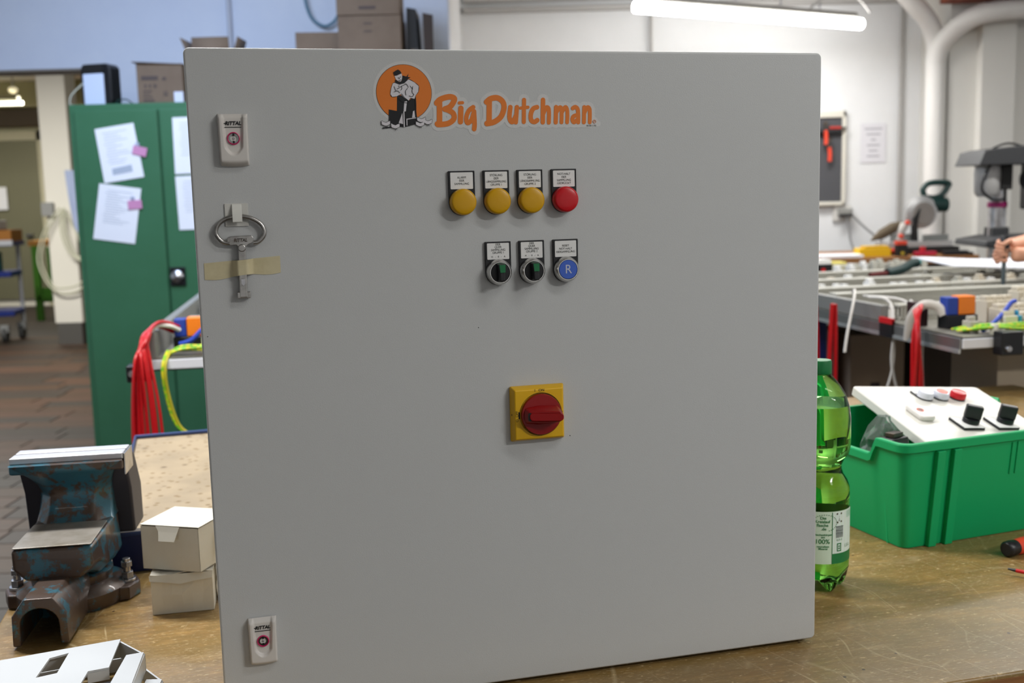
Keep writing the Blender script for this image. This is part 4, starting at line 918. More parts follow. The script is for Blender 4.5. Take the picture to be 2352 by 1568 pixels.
G().prism(rrect(-.072, .050, .0, .172, .006), .022, .032, 'XZ').build('lamp_front', mat('lamp_front_pale', 'cdd9f2', .35), fl, bevel=.003)
G().prism(rrect(-.074, .052, .176, .222, .012), .024, .032, 'XZ').build('lamp_top_bar', BLACKM, fl)
for i in range(8): G().bx(.088, .094, .035 + .011 * i, .040 + .011 * i, .03, .2).build('cooling_rib', BLACKM, fl)
wc = thing('lamp_cable', 'thin pale cable hanging from the black work lamp', 'cable', (-2.33, CY + .05, 2.0)); G().tube([(.03, .08, .17), (-.03, .05, .10), (-.035, .05, .02), (-.02, .04, -.03), (.0, -.02, .052)], .004, n=6).build('cable_run', mat('cable_pale', 'b8b8a8', .5), wc)
wl = thing('wire_loop', 'thin dark wire loop lying on top of the green cabinet', 'cable', (-2.08, CY + .1, 2.052)); G().tube([(-.04, 0, .004), (-.02, 0, .022), (.02, 0, .026), (.05, .01, .004)], .004, n=6).build('wire_run', DGREEN, wl)
def cbox(label, loc, rz, wx, dy, hz, flaps=None, marks=None, m=CARDB):
    t = thing('cardboard_box', label, 'box', loc, rz)
    b = G().bx(-wx / 2, wx / 2, 0, dy, 0, hz).build('box_body', m, t, bevel=.003)
    if flaps:
        g = G()
        for q in flaps: g.add(q, [(0, 1, 2, 3)])
        o = g.build('box_flap', m, t); o.modifiers.new('s', 'SOLIDIFY').thickness = .004
    if marks:
        for a0, a1, b0, b1 in marks: G().add([(a0, -.0015, b0), (a1, -.0015, b0), (a1, -.0015, b1), (a0, -.0015, b1)], [(0, 1, 2, 3)]).build('printed_mark', mat('box_print_dark', '4d4340', .8), t)
    return t
b1 = cbox('brown cardboard box with printed marks standing on the green cabinet', (-1.862, CY + .07, 2.053), 0, .248, .30, .205,
     [((-.140, -.02, .214), (.128, -.005, .198), (.128, .15, .207), (-.140, .14, .212))],
     [(x0_ + .106, x1_ + .106, z0_, z1_) for x0_, x1_, z0_, z1_ in ((-.205, -.115, .120, .142), (-.19, -.18, .08, .098), (-.165, -.155, .08, .098), (-.14, -.125, .08, .098), (-.20, -.15, .06, .066), (-.20, -.16, .044, .05), (-.20, -.15, .028, .034), (-.20, -.14, .008, .018), (-.092, -.072, .118, .134), (-.090, -.066, .036, .042), (-.088, -.082, .042, .06), (-.074, -.068, .042, .06))])
G().bx(.073, .122, -.002, -.001, .0, .056).build('shipping_label', mat('shipping_label', 'cdd3e6', .7), b1)
cbox('open brown cardboard box with raised flap behind the enclosure top left', (-1.590, CY + .12, 2.053), 0, .21, .25, .2,
     [((-.105, 0, .2), (.105, 0, .2), (.10, -.005, .345), (-.10, -.005, .345)), ((-.105, 0, .2), (-.105, .2, .2), (-.165, .2, .345), (-.165, 0, .345)), ((.105, 0, .2), (.105, .2, .2), (.150, .2, .345), (.150, 0, .345))])
kk = thing('steel_cupboard', 'green steel cupboard continuing behind the grey enclosure under the boxes', 'cupboard', (-.83, CY, 0))
G().bx(-.48, .50, .02, .48, 0, 2.05).build('carcass', GREENC, kk, bevel=.006); G().bx(-.45, .0, 0, .02, .06, 2.01).build('door', GREENC, kk, bevel=.004); G().bx(.01, .47, 0, .02, .06, 2.01).build('door', GREENC, kk, bevel=.004)
cbox('plain brown cardboard box left of the tall brown box stack', (-1.00, CY + .08, 2.053), rad(6), .24, .3, .350)
cbox('lower brown cardboard box of the tall stack above the enclosure', (-.715, CY + .02, 2.053), 0, .335, .3, .42, marks=[(-.03, .015, .375, .383), (-.03, .015, .335, .342)])
cbox('upper brown cardboard box of the tall stack above the enclosure', (-.718, CY + .02, 2.476), rad(1), .335, .3, .20, marks=[(-.05, .04, .03, .045)])
bb = thing('black_case', 'black upright case leaning beside the brown box stack', 'case', (-.482, CY + .1, 2.053), rad(0)); G().prism([(-.05, 0), (.03, 0), (.012, .46), (-.04, .47)], 0, .22, 'XZ').build('case_body', BLACKM, bb, bevel=.004); G().bx(-.02, .02, -.01, 0, .2, .25).build('case_latch', DKSTEEL, bb)
bb = thing('dark_binder', 'dark brown binder standing right of the black case', 'binder', (-.405, CY + .08, 2.053), rad(4)); G().prism([(-.022, 0), (.022, 0), (.026, .425), (-.030, .437)], 0, .24, 'XZ').build('binder_cover', CARDD, bb, bevel=.003); G().bx(-.012, .012, -.001, .0, .1, .16).build('spine_label', mat('spine_label_dull', '6a6058', .7), bb)
cl = thing('cable_loop', 'dark blue green cable hanging in a loop on the back wall', 'cable', (-1.11, 6.51, 2.525)); G().tube([(.0, 0, .6), (-.05, 0, .30), (-.055, 0, .17), (-.02, 0, .05), (.06, 0, -.0), (.13, 0, .05), (.15, 0, .15), (.10, 0, .30), (.08, 0, .6)], .009, n=8).build('cable_run', mat('cable_bluegreen', '5d7f92', .5), cl)

# ------------------------------------------------------------------ things in the hall
hc = thing('hose_coil', 'pale hose hanging in loops on the cream post beyond the doorway', 'hose', (-4.93, 11.84, 0))
for i, (a, b, c) in enumerate(((0, 0, 0), (.05, .02, .06))):
    G().tube([(.02 + a, 0, 1.52), (-.16 + a, -b, 1.30), (-.27 + a, -b, .98), (-.20 + a, -b, .72), (-.05, -b, .58 + c), (.18, -b, .62 + c), (.25, -b, .85), (.20, -b, 1.2), (.06, 0, 1.5)], .009, n=8).build('hose_loop', HOSE, hc)
for i in range(3): G().tube([(.04 + i * .02, -.02, 1.5), (.02 + i * .03, -.03, 1.25), (.10 + i * .03, -.03, 1.02), (.24, -.03, .93 + i * .02), (.3, -.02, .98)], .008, n=8).build('hose_loop', HOSE, hc)
bs = thing('hanging_sheet', 'pale blue plastic sheet hanging on the cream post', 'sheet', (-4.80, 11.82, 0)); G().grid(4, 8, lambda s, t: (-.02 + .16 * s * (1 - .4 * t) + .06 * t, -.02 * sin(s * 6 + t * 3), 1.92 - .62 * t - .2 * s * t)).build('sheet_film', BLUESH, bs, smooth=1)
ct = thing('trolley', 'blue and grey workshop trolley with wooden tray beyond the doorway', 'trolley', (-5.72, 12.25, 0), rad(10))
for z, nm in ((.30, 'lower_shelf'), (.75, 'middle_shelf')): G().bx(-.75, .02, 0, .5, z, z + .06).build(nm, BLUEST, ct, bevel=.01)
G().bx(-.75, .06, -.02, .52, 1.10, 1.15).build('top_shelf', BLUEST, ct); G().bx(-.25, .07, -.03, -.0, 1.11, 1.17).build('top_edge', mat('trolley_grey_edge', 'b4b8c0', .5), ct)
for x, y in ((-.35, 0.0), (-.0, .45), (-.73, .0), (-.73, .45)): G().cyl((x, y, .2), (x, y, 1.12), .024, n=12).build('post', mat('trolley_post', 'aeb2b6', .4, .3), ct)
for x, y in ((-.35, .02), (.0, .35), (-.7, .02), (-.1, .02)):
    wh = G().cyl((x - .025, y, .085), (x + .025, y, .085), .085, n=24).build('caster_wheel', RUBBER, ct); G().bx(x - .045, x + .045, y - .04, y + .04, .12, .2).build('caster_fork', mat('caster_fork_grey', '8d8f8e', .5), wh)
wt = thing('wooden_tray', 'shallow orange brown wooden tray on the trolley top', 'tray', (-5.95, 12.3, 1.152), rad(10)); G().bx(-.4, .26, -.04, 0, 0, .13).bx(-.4, .26, .40, .44, 0, .13).bx(.22, .26, 0, .40, 0, .13).bx(-.4, -.36, 0, .40, 0, .13).bx(-.36, .22, 0, .4, 0, .02).build('tray_frame', mat('wood_orange_brown', '9a6422', .6), wt)
wt = thing('parts_case', 'pale grey flat case resting on the wooden tray', 'case', (-6.1, 12.32, 1.283), rad(10)); G().bx(-.3, .25, 0, .38, 0, .11).build('case_body', mat('case_pale_grey', 'bdbdbd', .5), wt, bevel=.01); G().bx(-.3, .25, -.003, .0, .02, .03).build('case_seam', DKSTEEL, wt)
wt = thing('teal_bin', 'small teal bin on the middle shelf of the trolley', 'bin', (-5.98, 12.30, .811), rad(10)); G().prism(rrect(-.1, .1, 0, .25, .02), 0, .22).build('bin_body', TEAL, wt, bevel=.006); G().bx(-.08, .08, -.003, 0, .15, .19).build('bin_label', mat('bin_label_dim', '5d8385', .6), wt)
wt = thing('orange_bin', 'orange bin on the bottom shelf of the trolley', 'bin', (-6.05, 12.20, .361), rad(10)); G().prism(rrect(-.18, .12, 0, .25, .02), 0, .16).build('bin_body', mat('bin_orange', 'b04a24', .5), wt, bevel=.006); G().bx(-.1, .06, -.003, 0, .1, .13).build('bin_label', mat('bin_label_orange', 'c9826a', .6), wt)
hb = thing('green_bench', 'lime green framed bench with orange top behind the cream post', 'workbench', (-6.25, 14.6, 0), rad(0)); G().bx(-.28, 1.2, 0, .7, 1.02, 1.09).build('bench_top', mat('bench_orange_wood', 'b4803e', .5), hb)
for x in (-.2, 1.1): G().bx(x - .04, x + .04, .0, .08, 0, 1.02).build('leg', LIME, hb)
G().bx(-.06, 1.1, .04, .6, .45, 1.0).build('cabinet_body', LIME, hb, bevel=.01)
G().bx(-.15, -.02, .03, .05, .25, .45).bx(-.2, 1.1, .0, .05, .28, .34).build('rail', LIME, hb)
hl = thing('hall_tube_lamp', 'glowing tube lamp hanging in the hall beyond the doorway', 'lamp', (-7.0, 14.4, 2.90)); G().cyl((-1.6, 0, 0), (.65, 0, 0), .026, n=16).build('tube', GLOWH, hl); G().bx(-1.6, .6, -.05, .05, .045, .09).build('housing', mat('hall_lamp_housing', 'b9b59a', .5), hl); G().bx(-1.0, -.98, -.01, .01, .09, .5).bx(.3, .32, -.01, .01, .09, .5).build('hanger', STEEL, hl)
hs = thing('hall_pendant', 'small round glowing ceiling light seen through the doorway', 'lamp', (-6.55, 14.6, 3.09)); G().lathe([(.02, .04), (.05, .03), (.06, .0), (.04, -.03), (.0, -.045)], n=20).build('globe', mat('globe_glow', 'fff8e0', .4, emit=('fff3d0', .5)), hs); G().cyl((0, 0, .06), (0, 0, .3), .012, n=8).build('stem', STEEL, hs)
ns = thing('notice_sheet', 'white notice at the left picture edge in the hall', 'paper', (-7.86, 16.86, 1.62)); G().bx(-.3, .06, 0, .01, -.1, .25).build('sheet', PAPER, ns)

# ------------------------------------------------------------------ long assembly tables with mounting plates
def plate_table(label, corner, wid, dep, rz, name='assembly_table'):
    t = thing(name, label, 'table', (corner[0], corner[1], 0), rz)
    z = corner[2]
    G().bx(.0, wid, .0, dep, z - .034, z - .004).build('table_board', mat('table_dark_board', '55534f', .6), t)
    G().bx(-.006, .0, 0, dep, z - .036, z - .001).build('side_rail', ALU, t, bevel=.002); G().bx(-.010, -.004, 0, dep, z - .044, z - .033).build('rail_lip', mat('rail_lip_bright', 'c3c6c8', .35, .7), t)
    G().bx(0, wid, -.006, 0, z - .030, z - .002).build('front_rail', mat('front_rail_bright', 'dfe2ea', .4, 0.), t, bevel=.002)
    for x, y in ((.12, dep * .45), (wid - .1, dep * .2), (.12, dep - .1), (wid - .1, dep - .1)):
        G().bx(x - .04, x + .04, y - .03, y + .03, 0, z - .034).build('leg', BLUEST, t, bevel=.004)
    G().bx(.1, wid - .1, dep * .45 - .02, dep * .45 + .02, .42, .47).bx(.1, wid - .1, dep - .12, dep - .08, .42, .47).build('cross_bar', BLUEST, t)
    G().bx(.08, wid - .08, dep * .04, dep - .08, .36, .40).build('lower_shelf', mat('shelf_dark', '2a2724', .7), t)
    return t
RT = rad(10)
rt = plate_table('long assembly table right of the enclosure with blue legs', (1.285, 3.03, 1.062), 1.5, 2.62, RT)
lt = plate_table('assembly table left of the enclosure before the green cabinet', (-1.048, 3.03, 1.062), 1.3, 2.45, RT)
def duct(x, y, L_, ang, p, z, wd=.06, h=.05, along='x'):
    g = G(); 
    if along == 'x': g.bx(x, x + L_, y, y + wd, z, z + .008).bx(x, x + L_, y - .001, y + wd + .001, z + h - .006, z + h); n = int(L_ / .0125)
    else: g.bx(x, x + wd, y, y + L_, z, z + .008).bx(x - .001, x + wd + .001, y, y + L_, z + h - .006, z + h); n = int(L_ / .0125)
    o = g.build('duct_cover', DUCT, p)
    g = G()
    for i in range(n):
        q = .0125 * (i + .2)
        if along == 'x': g.bx(x + q, x + q + .0075, y, y + .0015, z + .008, z + h - .006).bx(x + q, x + q + .0075, y + wd - .0015, y + wd, z + .008, z + h - .006)
        else: g.bx(x, x + .0015, y + q, y + q + .0075, z + .008, z + h - .006).bx(x + wd - .0015, x + wd, y + q, y + q + .0075, z + .008, z + h - .006)
    f = g.build('duct_fins', DUCT, o); f['kind'] = 'stuff'
def contactor(p, x, y, z, rz=0):
    b = G().bx(x - .048, x + .05, y, y + .06, z, z + .042).build('contactor_base', BLACKP, p, bevel=.003)
    G().bx(x - .045, x - .010, y + .01, y + .055, z + .042, z + .095).build('blue_block', BLUP, b, bevel=.003)
    o = G().bx(x - .008, x + .046, y + .008, y + .055, z + .042, z + .098).build('orange_block', ORP, b, bevel=.003)
def relay(p, x, y, z, m, w_=.024, d=.06, h=.06):
    r = G().bx(x, x + w_, y, y + d, z, z + h).bx(x + .003, x + w_ - .003, y + .012, y + d - .012, z + h, z + h + .014).build('relay_block', m, p, bevel=.002)
# right mounting plate
rp_ = thing('mounting_plate', 'mounting plate crowded with ducts and orange relay on the right table', 'mounting plate', (1.285, 3.03, 1.062), RT)
G().bx(.004, 1.4, .0, .95, .0, .004).build('plate_sheet', PLATE, rp_)
G().bx(.004, .03, .46, .95, .004, .05).build('plate_edge', mat('plate_edge_grey', '8b8b88', .5, .4), rp_)
contactor(rp_, .105, .16, .004)
for i in range(3):
    for j in range(3): relay(rp_, .232 + j * .034 + i * .006, .10 + i * .075, .004, BEIGEP, .029, .058, .034 + .018 * i)
for i in range(4):
    for j in range(4): relay(rp_, .375 + j * .036 + i * .008, .09 + i * .075, .004, BEIGEP, .030, .058, .034 + .018 * i)
relay(rp_, .178, .060, .004, mat('pale_block', 'd8d2be', .5), .04, .045, .045); relay(rp_, .222, .062, .004, CYAN, .012, .04, .045)
relay(rp_, .060, .055, .004, mat('grey_block', 'b6b1a8', .5), .03, .04, .035)
G().bx(.25, .36, .055, .07, .006, .02).build('red_marker_strip', mat('red_marker', 'd4545c', .5), rp_)
G().bx(.02, .05, .26, .33, .004, .075).build('terminal_socket', mat('dark_maroon_socket', '301418', .5), rp_); 
ts = G().bx(-.012, -.002, .36, .44, -.045, .01).build('side_socket', BLACKP, rp_); G().bx(-.014, -.003, .36, .44, .0, .018).build('socket_cap', WRED, ts)
g = G()
rr_ = random.Random(8)
for i in range(14):
    y_ = .012 + .05 * rr_.random(); g.tube([(.03 + .03 * rr_.random(), y_ + .05, .012), (.10, y_, .02 + .012 * rr_.random()), (.22, y_, .012 + .02 * rr_.random()), (.34 + .08 * rr_.random(), y_ + .01, .01)], .0035, n=6, sub=4)
g.build('earth_wires', WGY, rp_)['kind'] = 'stuff'
G().tube([(.11, .07, .008), (.15, .075, .03), (.19, .085, .06), (.215, .09, .085), (.235, .1, .088)], .0065, n=8).build('wire', WBLUE, rp_)
G().tube([(.205, .0, .02), (.25, -.02, -.01), (.30, -.03, -.09), (.325, -.02, -.18), (.33, .02, -.26)], .005, n=8).build('wire', WGY, rp_)
G().lathe([(.012, 0), (.012, .03), (.009, .034)], (.115, .02, .0), 'Z', 16).build('plug', mat('clear_plug', 'c9c6b8', .3), rp_)
ck = G().bx(.095, .165, -.045, -.002, -.05, .018).build('corner_clamp', BLACKP, rp_, bevel=.004); G().lathe([(.010, 0), (.008, .008)], (.115, -.045, -.03), 'Y', 16).build('clamp_screw', STEEL, ck)
G().tube([(-.004, .28, -.04), (-.012, .25, .035), (.01, .22, .075), (.045, .2, .07), (.06, .19, .045)], .014, n=10, flat=.6).build('cable_arch', WWHITE, rp_)
for y in (.42, .86): duct(.05, y, 1.3, 0, rp_, .004)
duct(.40, .62, .8, 0, rp_, .004, .05, .04)
G().bx(.05, 1.35, .74, .76, .004, .014).build('din_rail', STEEL, rp_)
# further plates towards the back
fp = thing('far_mounting_plate', 'further mounting plate with pale ducts on the middle of the right table', 'mounting plate', (1.285 - .99 * sin(RT), 3.03 + .99 * cos(RT), 1.062), RT)
G().bx(.004, 1.4, .0, 1.0, .0, .004).build('plate_sheet', PLATE, fp)
for y in (.10, .46, .84): duct(.05, y, 1.3, 0, fp, .004)
G().bx(.004, .03, .0, 1.0, .004, .05).build('plate_edge', mat('plate_edge_grey', '8b8b88', .5, .4), fp)
rr_ = random.Random(5)
for i in range(22): relay(fp, .08 + i * .058 + rr_.uniform(0, .02), .30 + rr_.uniform(-.04, .04), .004, rr_.choice((BEIGEP, LABELW, DUCT, LABELW)), .03, .05, rr_.uniform(.02, .05))
for i in range(16): relay(fp, .10 + i * .08 + rr_.uniform(0, .02), .66 + rr_.uniform(-.03, .03), .004, rr_.choice((BEIGEP, LABELW, DUCT)), .035, .05, rr_.uniform(.02, .04))
bp2 = thing('back_mounting_plate', 'rear mounting plate with black switchgear at the far end of the right table', 'mounting plate', (1.285 - 2.02 * sin(RT), 3.03 + 2.02 * cos(RT), 1.062), RT)
G().bx(.004, 1.4, .0, .56, .0, .004).build('plate_sheet', PLATE, bp2)
for y in (.02, .48): duct(.05, y, 1.3, 0, bp2, .004, .05, .03)
G().bx(.004, .03, .0, .56, .004, .05).build('plate_edge', mat('plate_edge_grey', '8b8b88', .5, .4), bp2)
for x, y in ((.31, .10), (.40, .10), (.60, .12)):
    b = G().bx(x, x + .08, y, y + .09, .004, .07).build('switchgear', BLACKP, bp2, bevel=.003); G().bx(x + .005, x + .075, y + .006, y + .084, .07, .092).build('switch_top', LABELW, b); G().bx(x + .02, x + .04, y - .003, y, .02, .05).build('red_flag', WRED, b)
for i in range(26): relay(bp2, .10 + i * .048 + rr_.uniform(0, .01), .36 + rr_.uniform(-.05, .05), .004, rr_.choice((BEIGEP, LABELW, DUCT, LABELW)), .03, .05, rr_.uniform(.02, .05))
# left mounting plate
lp = thing('left_mounting_plate', 'mounting plate with orange relay and green wires left of the enclosure', 'mounting plate', (-1.048, 3.03, 1.062), RT)
G().bx(.004, 1.25, .0, 2.4, .0, .004).build('plate_sheet', PLATE, lp)
G().bx(.004, .03, .0, 2.4, .004, .075).build('plate_edge', mat('plate_edge_grey', '8b8b88', .5, .4), lp)
contactor(lp, .112, .12, .004)
for i in range(8): relay(lp, .152 + i * .034, .055, .004, mat('pale_block', 'd8d2be', .5) if i < 2 else (CYAN if i == 2 else BEIGEP), .030, .05, .045)
for y in (.30, .62, 1.1, 1.6): duct(.05, y, 1.15, 0, lp, .004)
G().bx(.10, .6, .42, .56, .004, .05).build('white_panel', LABELW, lp)
for i in range(6): relay(lp, .26 + i * .05, .85, .004, LABELW, .04, .06, .05)
relay(lp, .24, 1.36, .004, mat('dark_maroon_socket', '301418', .5), .05, .07, .06); relay(lp, .24, 1.45, .004, LABELW, .06, .07, .09)
g = G(); rr_ = random.Random(9)
for i in range(14):
    y_ = .012 + .04 * rr_.random(); g.tube([(.055, y_, .004), (.10, y_, .02 + .012 * rr_.random()), (.2, y_, .012 + .02 * rr_.random()), (.34, y_ + .01, .01)], .0035, n=6, sub=4)
g.build('earth_wires', WGY, lp)['kind'] = 'stuff'
G().tube([(.085, .09, .03), (.12, .085, .04), (.16, .09, .075), (.20, .10, .085), (.24, .12, .08)], .0065, n=8).build('wire', WBLUE, lp)
for dx, m_ in ((0, WGY), (.008, mat('yellow_wire', 'b7b02c', .45))):
    G().tube([(.060 + dx, .02, .02), (.048 + dx, -.02, -.02), (.052 + dx, -.02, -.10), (.075 + dx, -.02, -.19), (.118 + dx * .3, -.02, -.225)], .0042, n=8).build('wire', m_, lp)
G().tube([(.118, -.02, -.225), (.13, -.02, -.28), (.14, -.01, -.36)], .002, n=6).build('wire', mat('bare_copper', '8a5a2a', .4, .8), lp)
ck = G().bx(-.045, .02, -.06, -.004, -.055, -.008).build('corner_clamp', BLACKP, lp, bevel=.004); G().lathe([(.010, 0), (.008, .008)], (-.030, -.06, -.03), 'Y', 16).build('clamp_screw', STEEL, ck)
G().prism([(-.03, -.03), (.005, -.03), (.005, .012), (-.005, .012)], -.05, -.01, 'XZ').build('clamp_plate', mat('clamp_pale', 'b9bccb', .4), lp) if False else None
G().tube([(.012, .02, -.03), (.005, .03, .05), (.025, .05, .088), (.06, .08, .085), (.085, .1, .07)], .011, n=10, flat=.6).build('cable_arch', WWHITE, lp)
def wires(label, name, loc, n, top, drop, spread, m, seed, r=.0032, arch=None, rz=0):
    t = thing(name, label, 'wires', loc, rz); rr = random.Random(seed)
    for i in range(n):
        a = rr.uniform(-spread, spread); b = rr.uniform(-.02, .02); e = rr.uniform(.8, 1.0)
        P = ([(p[0] + b * .6, p[1] + rr.uniform(-.01, .01), p[2] + b * .5) for p in arch] if arch else []) + [(a * .45, b, top), (a * .9, b * .6, top - drop * .35), (a, b * .4, top - drop * .7), (a * .9 + rr.uniform(-.01, .01), b, top - drop * e)]
        G().tube(P, r, n=6, sub=4).build('wire', m, t)
    return t
wires('thick bunch of red wires hanging from the left table corner', 'red_wire_bundle', (-1.035, 2.965, 1.06), 26, .0, .42, .042, WRED, 1, .0042, arch=[(.035, .22, .07), (.012, .14, .095), (.0, .07, .085), (-.0, .02, .05)])
wires('slack bunch of red wires hanging near the front right table corner', 'red_wire_bundle', (1.205, 3.16, 1.06), 9, .0, .36, .028, WRED, 2, .0042, arch=[(.045, .12, .06), (.02, .05, .065)])
wires('red wires hanging from the right table edge beside the enclosure', 'red_wire_bundle', (1.045, 3.70, 1.02), 10, .08, .42, .03, WRED, 3, .004)
wires('red wires hanging second from the enclosure edge on the right table', 'red_wire_bundle', (1.090, 3.61, 1.02), 7, .09, .42, .016, WRED, 4, .004)
for lab, P in (('white wire looping over the right table edge, nearest the enclosure', [(1.20, 3.75, 1.135), (1.16, 3.60, 1.155), (1.13, 3.52, 1.12), (1.10, 3.48, 1.03), (1.085, 3.46, .965)]),
               ('white wire hanging straight down, middle of the right table edge', [(1.24, 3.70, 1.12), (1.245, 3.50, 1.12), (1.235, 3.43, 1.0), (1.225, 3.42, .9), (1.195, 3.42, .80)]),
               ('white wire curling sideways over the right table edge', [(1.24, 3.75, 1.12), (1.26, 3.45, 1.135), (1.285, 3.40, 1.10), (1.295, 3.39, 1.055)]),
               ('pair of white wires crossing below the right table edge', [(1.245, 3.50, 1.11), (1.232, 3.43, 1.02), (1.225, 3.42, .93), (1.25, 3.42, .82), (1.258, 3.42, .76)]),
               ('white wire hanging nearest the black side socket of the right table', [(1.33, 3.55, 1.12), (1.325, 3.40, 1.08), (1.308, 3.38, .98), (1.31, 3.38, .90), (1.32, 3.38, .78)])):
    t = thing('hanging_wire', lab, 'wire', P[0]); G().tube([tuple(a - b for a, b in zip(p, P[0])) for p in P], .0045, n=6).build('wire_run', WWHITE, t)
# things under and on the right table
cbox('brown carton with small label under the right table', (1.50, 4.35, .402), RT, .24, .35, .50, marks=[(-.03, .01, .20, .30)], m=mat('cardboard_lightened', 'b29a80', .8))  # tan lightened to offset the dim light under the table
cbox('wide dark carton further right under the right table', (1.84, 4.45, .402), RT, .34, .4, .46, m=mat('cardboard_lightened2', '4e4034', .8))
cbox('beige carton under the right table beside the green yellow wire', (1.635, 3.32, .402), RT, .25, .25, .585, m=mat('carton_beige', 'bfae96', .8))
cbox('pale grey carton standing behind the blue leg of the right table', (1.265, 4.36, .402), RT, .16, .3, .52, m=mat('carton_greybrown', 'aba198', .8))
pl2 = thing('crimping_pliers', 'dark teal handled pliers lying on the middle of the right table', 'pliers', (1.69, 4.70, 1.125), rad(28)); G().tube([(-.05, 0, .0), (.04, .0, .012), (.12, .02, .03), (.16, .02, .034)], .021, n=10).build('handle', mat('pliers_dark_teal', '16302f', .5), pl2); G().tube([(-.14, .01, -.005), (-.05, 0, 0)], .012, n=8, sub=1).build('jaw', mat('pliers_red_neck', '5a1c1c', .5), pl2); G().lathe([(.020, .155), (.016, .17)], (0, .02, .034), 'X', 12).build('end_cap', mat('pliers_cyan', '3a9a9a', .5), pl2)
ws = thing('drawing_sheets', 'stack of white drawing sheets on the right table before the person', 'paper', (2.06, 4.75, 1.122), RT); G().grid(8, 4, lambda s, t: (-.20 + .62 * s, -.16 + .34 * t, .012 * sin(2 + 4 * s) + .02 + .022 * t)).build('sheet', PAPER, ws, smooth=1).modifiers.new('s', 'SOLIDIFY').thickness = .006

# ------------------------------------------------------------------ saw bench with its tools
sbn = thing('saw_bench', 'wood topped bench along the white wall under the mitre saw', 'workbench', (2.0, 7.0, 0), rad(2))
G().bx(-1.9, 1.085, 0, .9, .995, 1.045).build('bench_top', WOODB, sbn, bevel=.004)
G().bx(-1.8, .93, .04, .08, .86, .995).build('apron', mat('bench_apron_grey', '6d6964', .6), sbn)
G().bx(-1.9, .95, .12, .86, .0, .86).build('cabinet_body', mat('bench_cab_grey', '79756e', .6), sbn)
sw_ = thing('mitre_saw', 'dark green mitre saw with clear round guard on the wall bench', 'saw', (2.72, 7.40, 1.045), rad(6))
G().bx(-.19, .34, -.12, .14, .0, .045).build('base', BLACKM, sw_, bevel=.008); G().bx(-.16, .30, -.10, .12, .045, .085).build('table', SILV, sw_, bevel=.005)
G().bx(-.10, .09, -.02, .01, .085, .135).bx(.13, .31, -.02, .01, .085, .125).build('fence', mat('saw_fence_grey', '8b8d8a', .4, .4), sw_, bevel=.004)
G().lathe([(.105, -.018), (.112, -.008), (.112, .022), (.10, .03), (0, .032)], (.10, -.02, .28), 'Y', 36).build('blade_guard', SILV, sw_, smooth=.6)
G().lathe([(.080, .03), (.078, .036), (.055, .038), (.052, .034)], (.11, -.02, .27), 'Y', 36).build('guard_window', mat('guard_smoke', '8a8580', .3), sw_)
G().prism([(.06, .20), (.08, .31), (.03, .24), (.035, .10), (.07, .06)], -.07, -.02, 'XZ').build('arm', BLACKM, sw_, bevel=.006)
G().tube([(.13, .0, .44), (.175, .0, .475), (.30, .0, .475), (.305, .0, .45), (.25, .0, .385), (.155, .0, .375), (.13, 0, .41)], .02, n=10, sub=4, closed=True).build('handle', DGREEN, sw_)
G().cyl((.18, .0, .33), (.30, .0, .325), .05, n=24).build('motor', DGREEN, sw_, bevel=.01)
G().prism([(.14, .30), (.24, .29), (.22, .36), (.16, .40)], -.03, .05, 'XZ').build('motor_neck', DGREEN, sw_, bevel=.006)
for q in ((-.045, .215), (-.09, .125), (-.14, .03), (-.09, .02), (.06, .01)): G().lathe([(.014, 0), (.016, .02), (.012, .03)], (q[0], -.12, q[1]), 'Y', 14).build('red_knob', REDO, sw_)
G().lathe([(.02, -.0), (.075, .09), (.07, .2), (.03, .27), (.012, .3)], (0, 0, 0), 'X', 20).build('dust_bag', BAGB, sw_, loc=(-.005, .02, .215), rot=(0, rad(180 - 28), 0)).scale = (.85, .5, .5)
G().tube([(-.05, 0, .09), (-.03, 0, .15), (.0, 0, .2)], .03, n=10).build('dust_port', mat('dust_port_grey', 'c0bcb6', .4), sw_)
def small(name, label, cat, loc, parts, rz=0):
    t = thing(name, label, cat, loc, rz)
    for nm, m_, fn in parts: fn(G()).build(nm, m_, t, bevel=.003)
small('yellow_case', 'yellow plastic parts case on the bench left of the mitre saw', 'case', (2.42, 7.12, 1.045), [('case_body', YELB, lambda g: g.bx(-.10, .11, 0, .12, 0, .055)), ('case_lid', mat('yellow_lid', 'd0a410', .45), lambda g: g.bx(-.06, .10, .01, .11, .055, .07))])
small('tool_cup', 'small dark cup of tools with red top beside the yellow case', 'cup', (2.60, 7.10, 1.045), [('cup', BLACKM, lambda g: g.bx(-.035, .035, 0, .06, 0, .075)), ('cup_top', REDO, lambda g: g.bx(-.04, .03, .0, .05, .075, .1)), ('cup_label', mat('cup_label_yellow', 'b7a02a', .5), lambda g: g.bx(-.012, .012, -.003, 0, .01, .03))])
small('red_tool', 'small red hand tool lying on the bench front before the mitre saw', 'tool', (2.74, 7.08, 1.045), [('tool_body', mat('crimson_tool', 'b81f3c', .4), lambda g: g.bx(-.06, .08, 0, .05, 0, .028)), ('tool_knob', REDT, lambda g: g.bx(-.02, .01, .01, .04, .028, .06))])
small('black_tool', 'black flat hand tool on the bench right of the red tool', 'tool', (2.95, 7.06, 1.045), [('tool_body', BLACKP, lambda g: g.bx(-.09, .07, 0, .05, 0, .03)), ('tool_head', BLACKM, lambda g: g.bx(.05, .10, -.01, .06, .0, .02))])
small('paper_pad', 'white paper pad lying on the wall bench beside the enclosure edge', 'paper', (2.16, 7.03, 1.046), [('pad', PAPER, lambda g: g.bx(-.12, .16, 0, .2, 0, .02))])
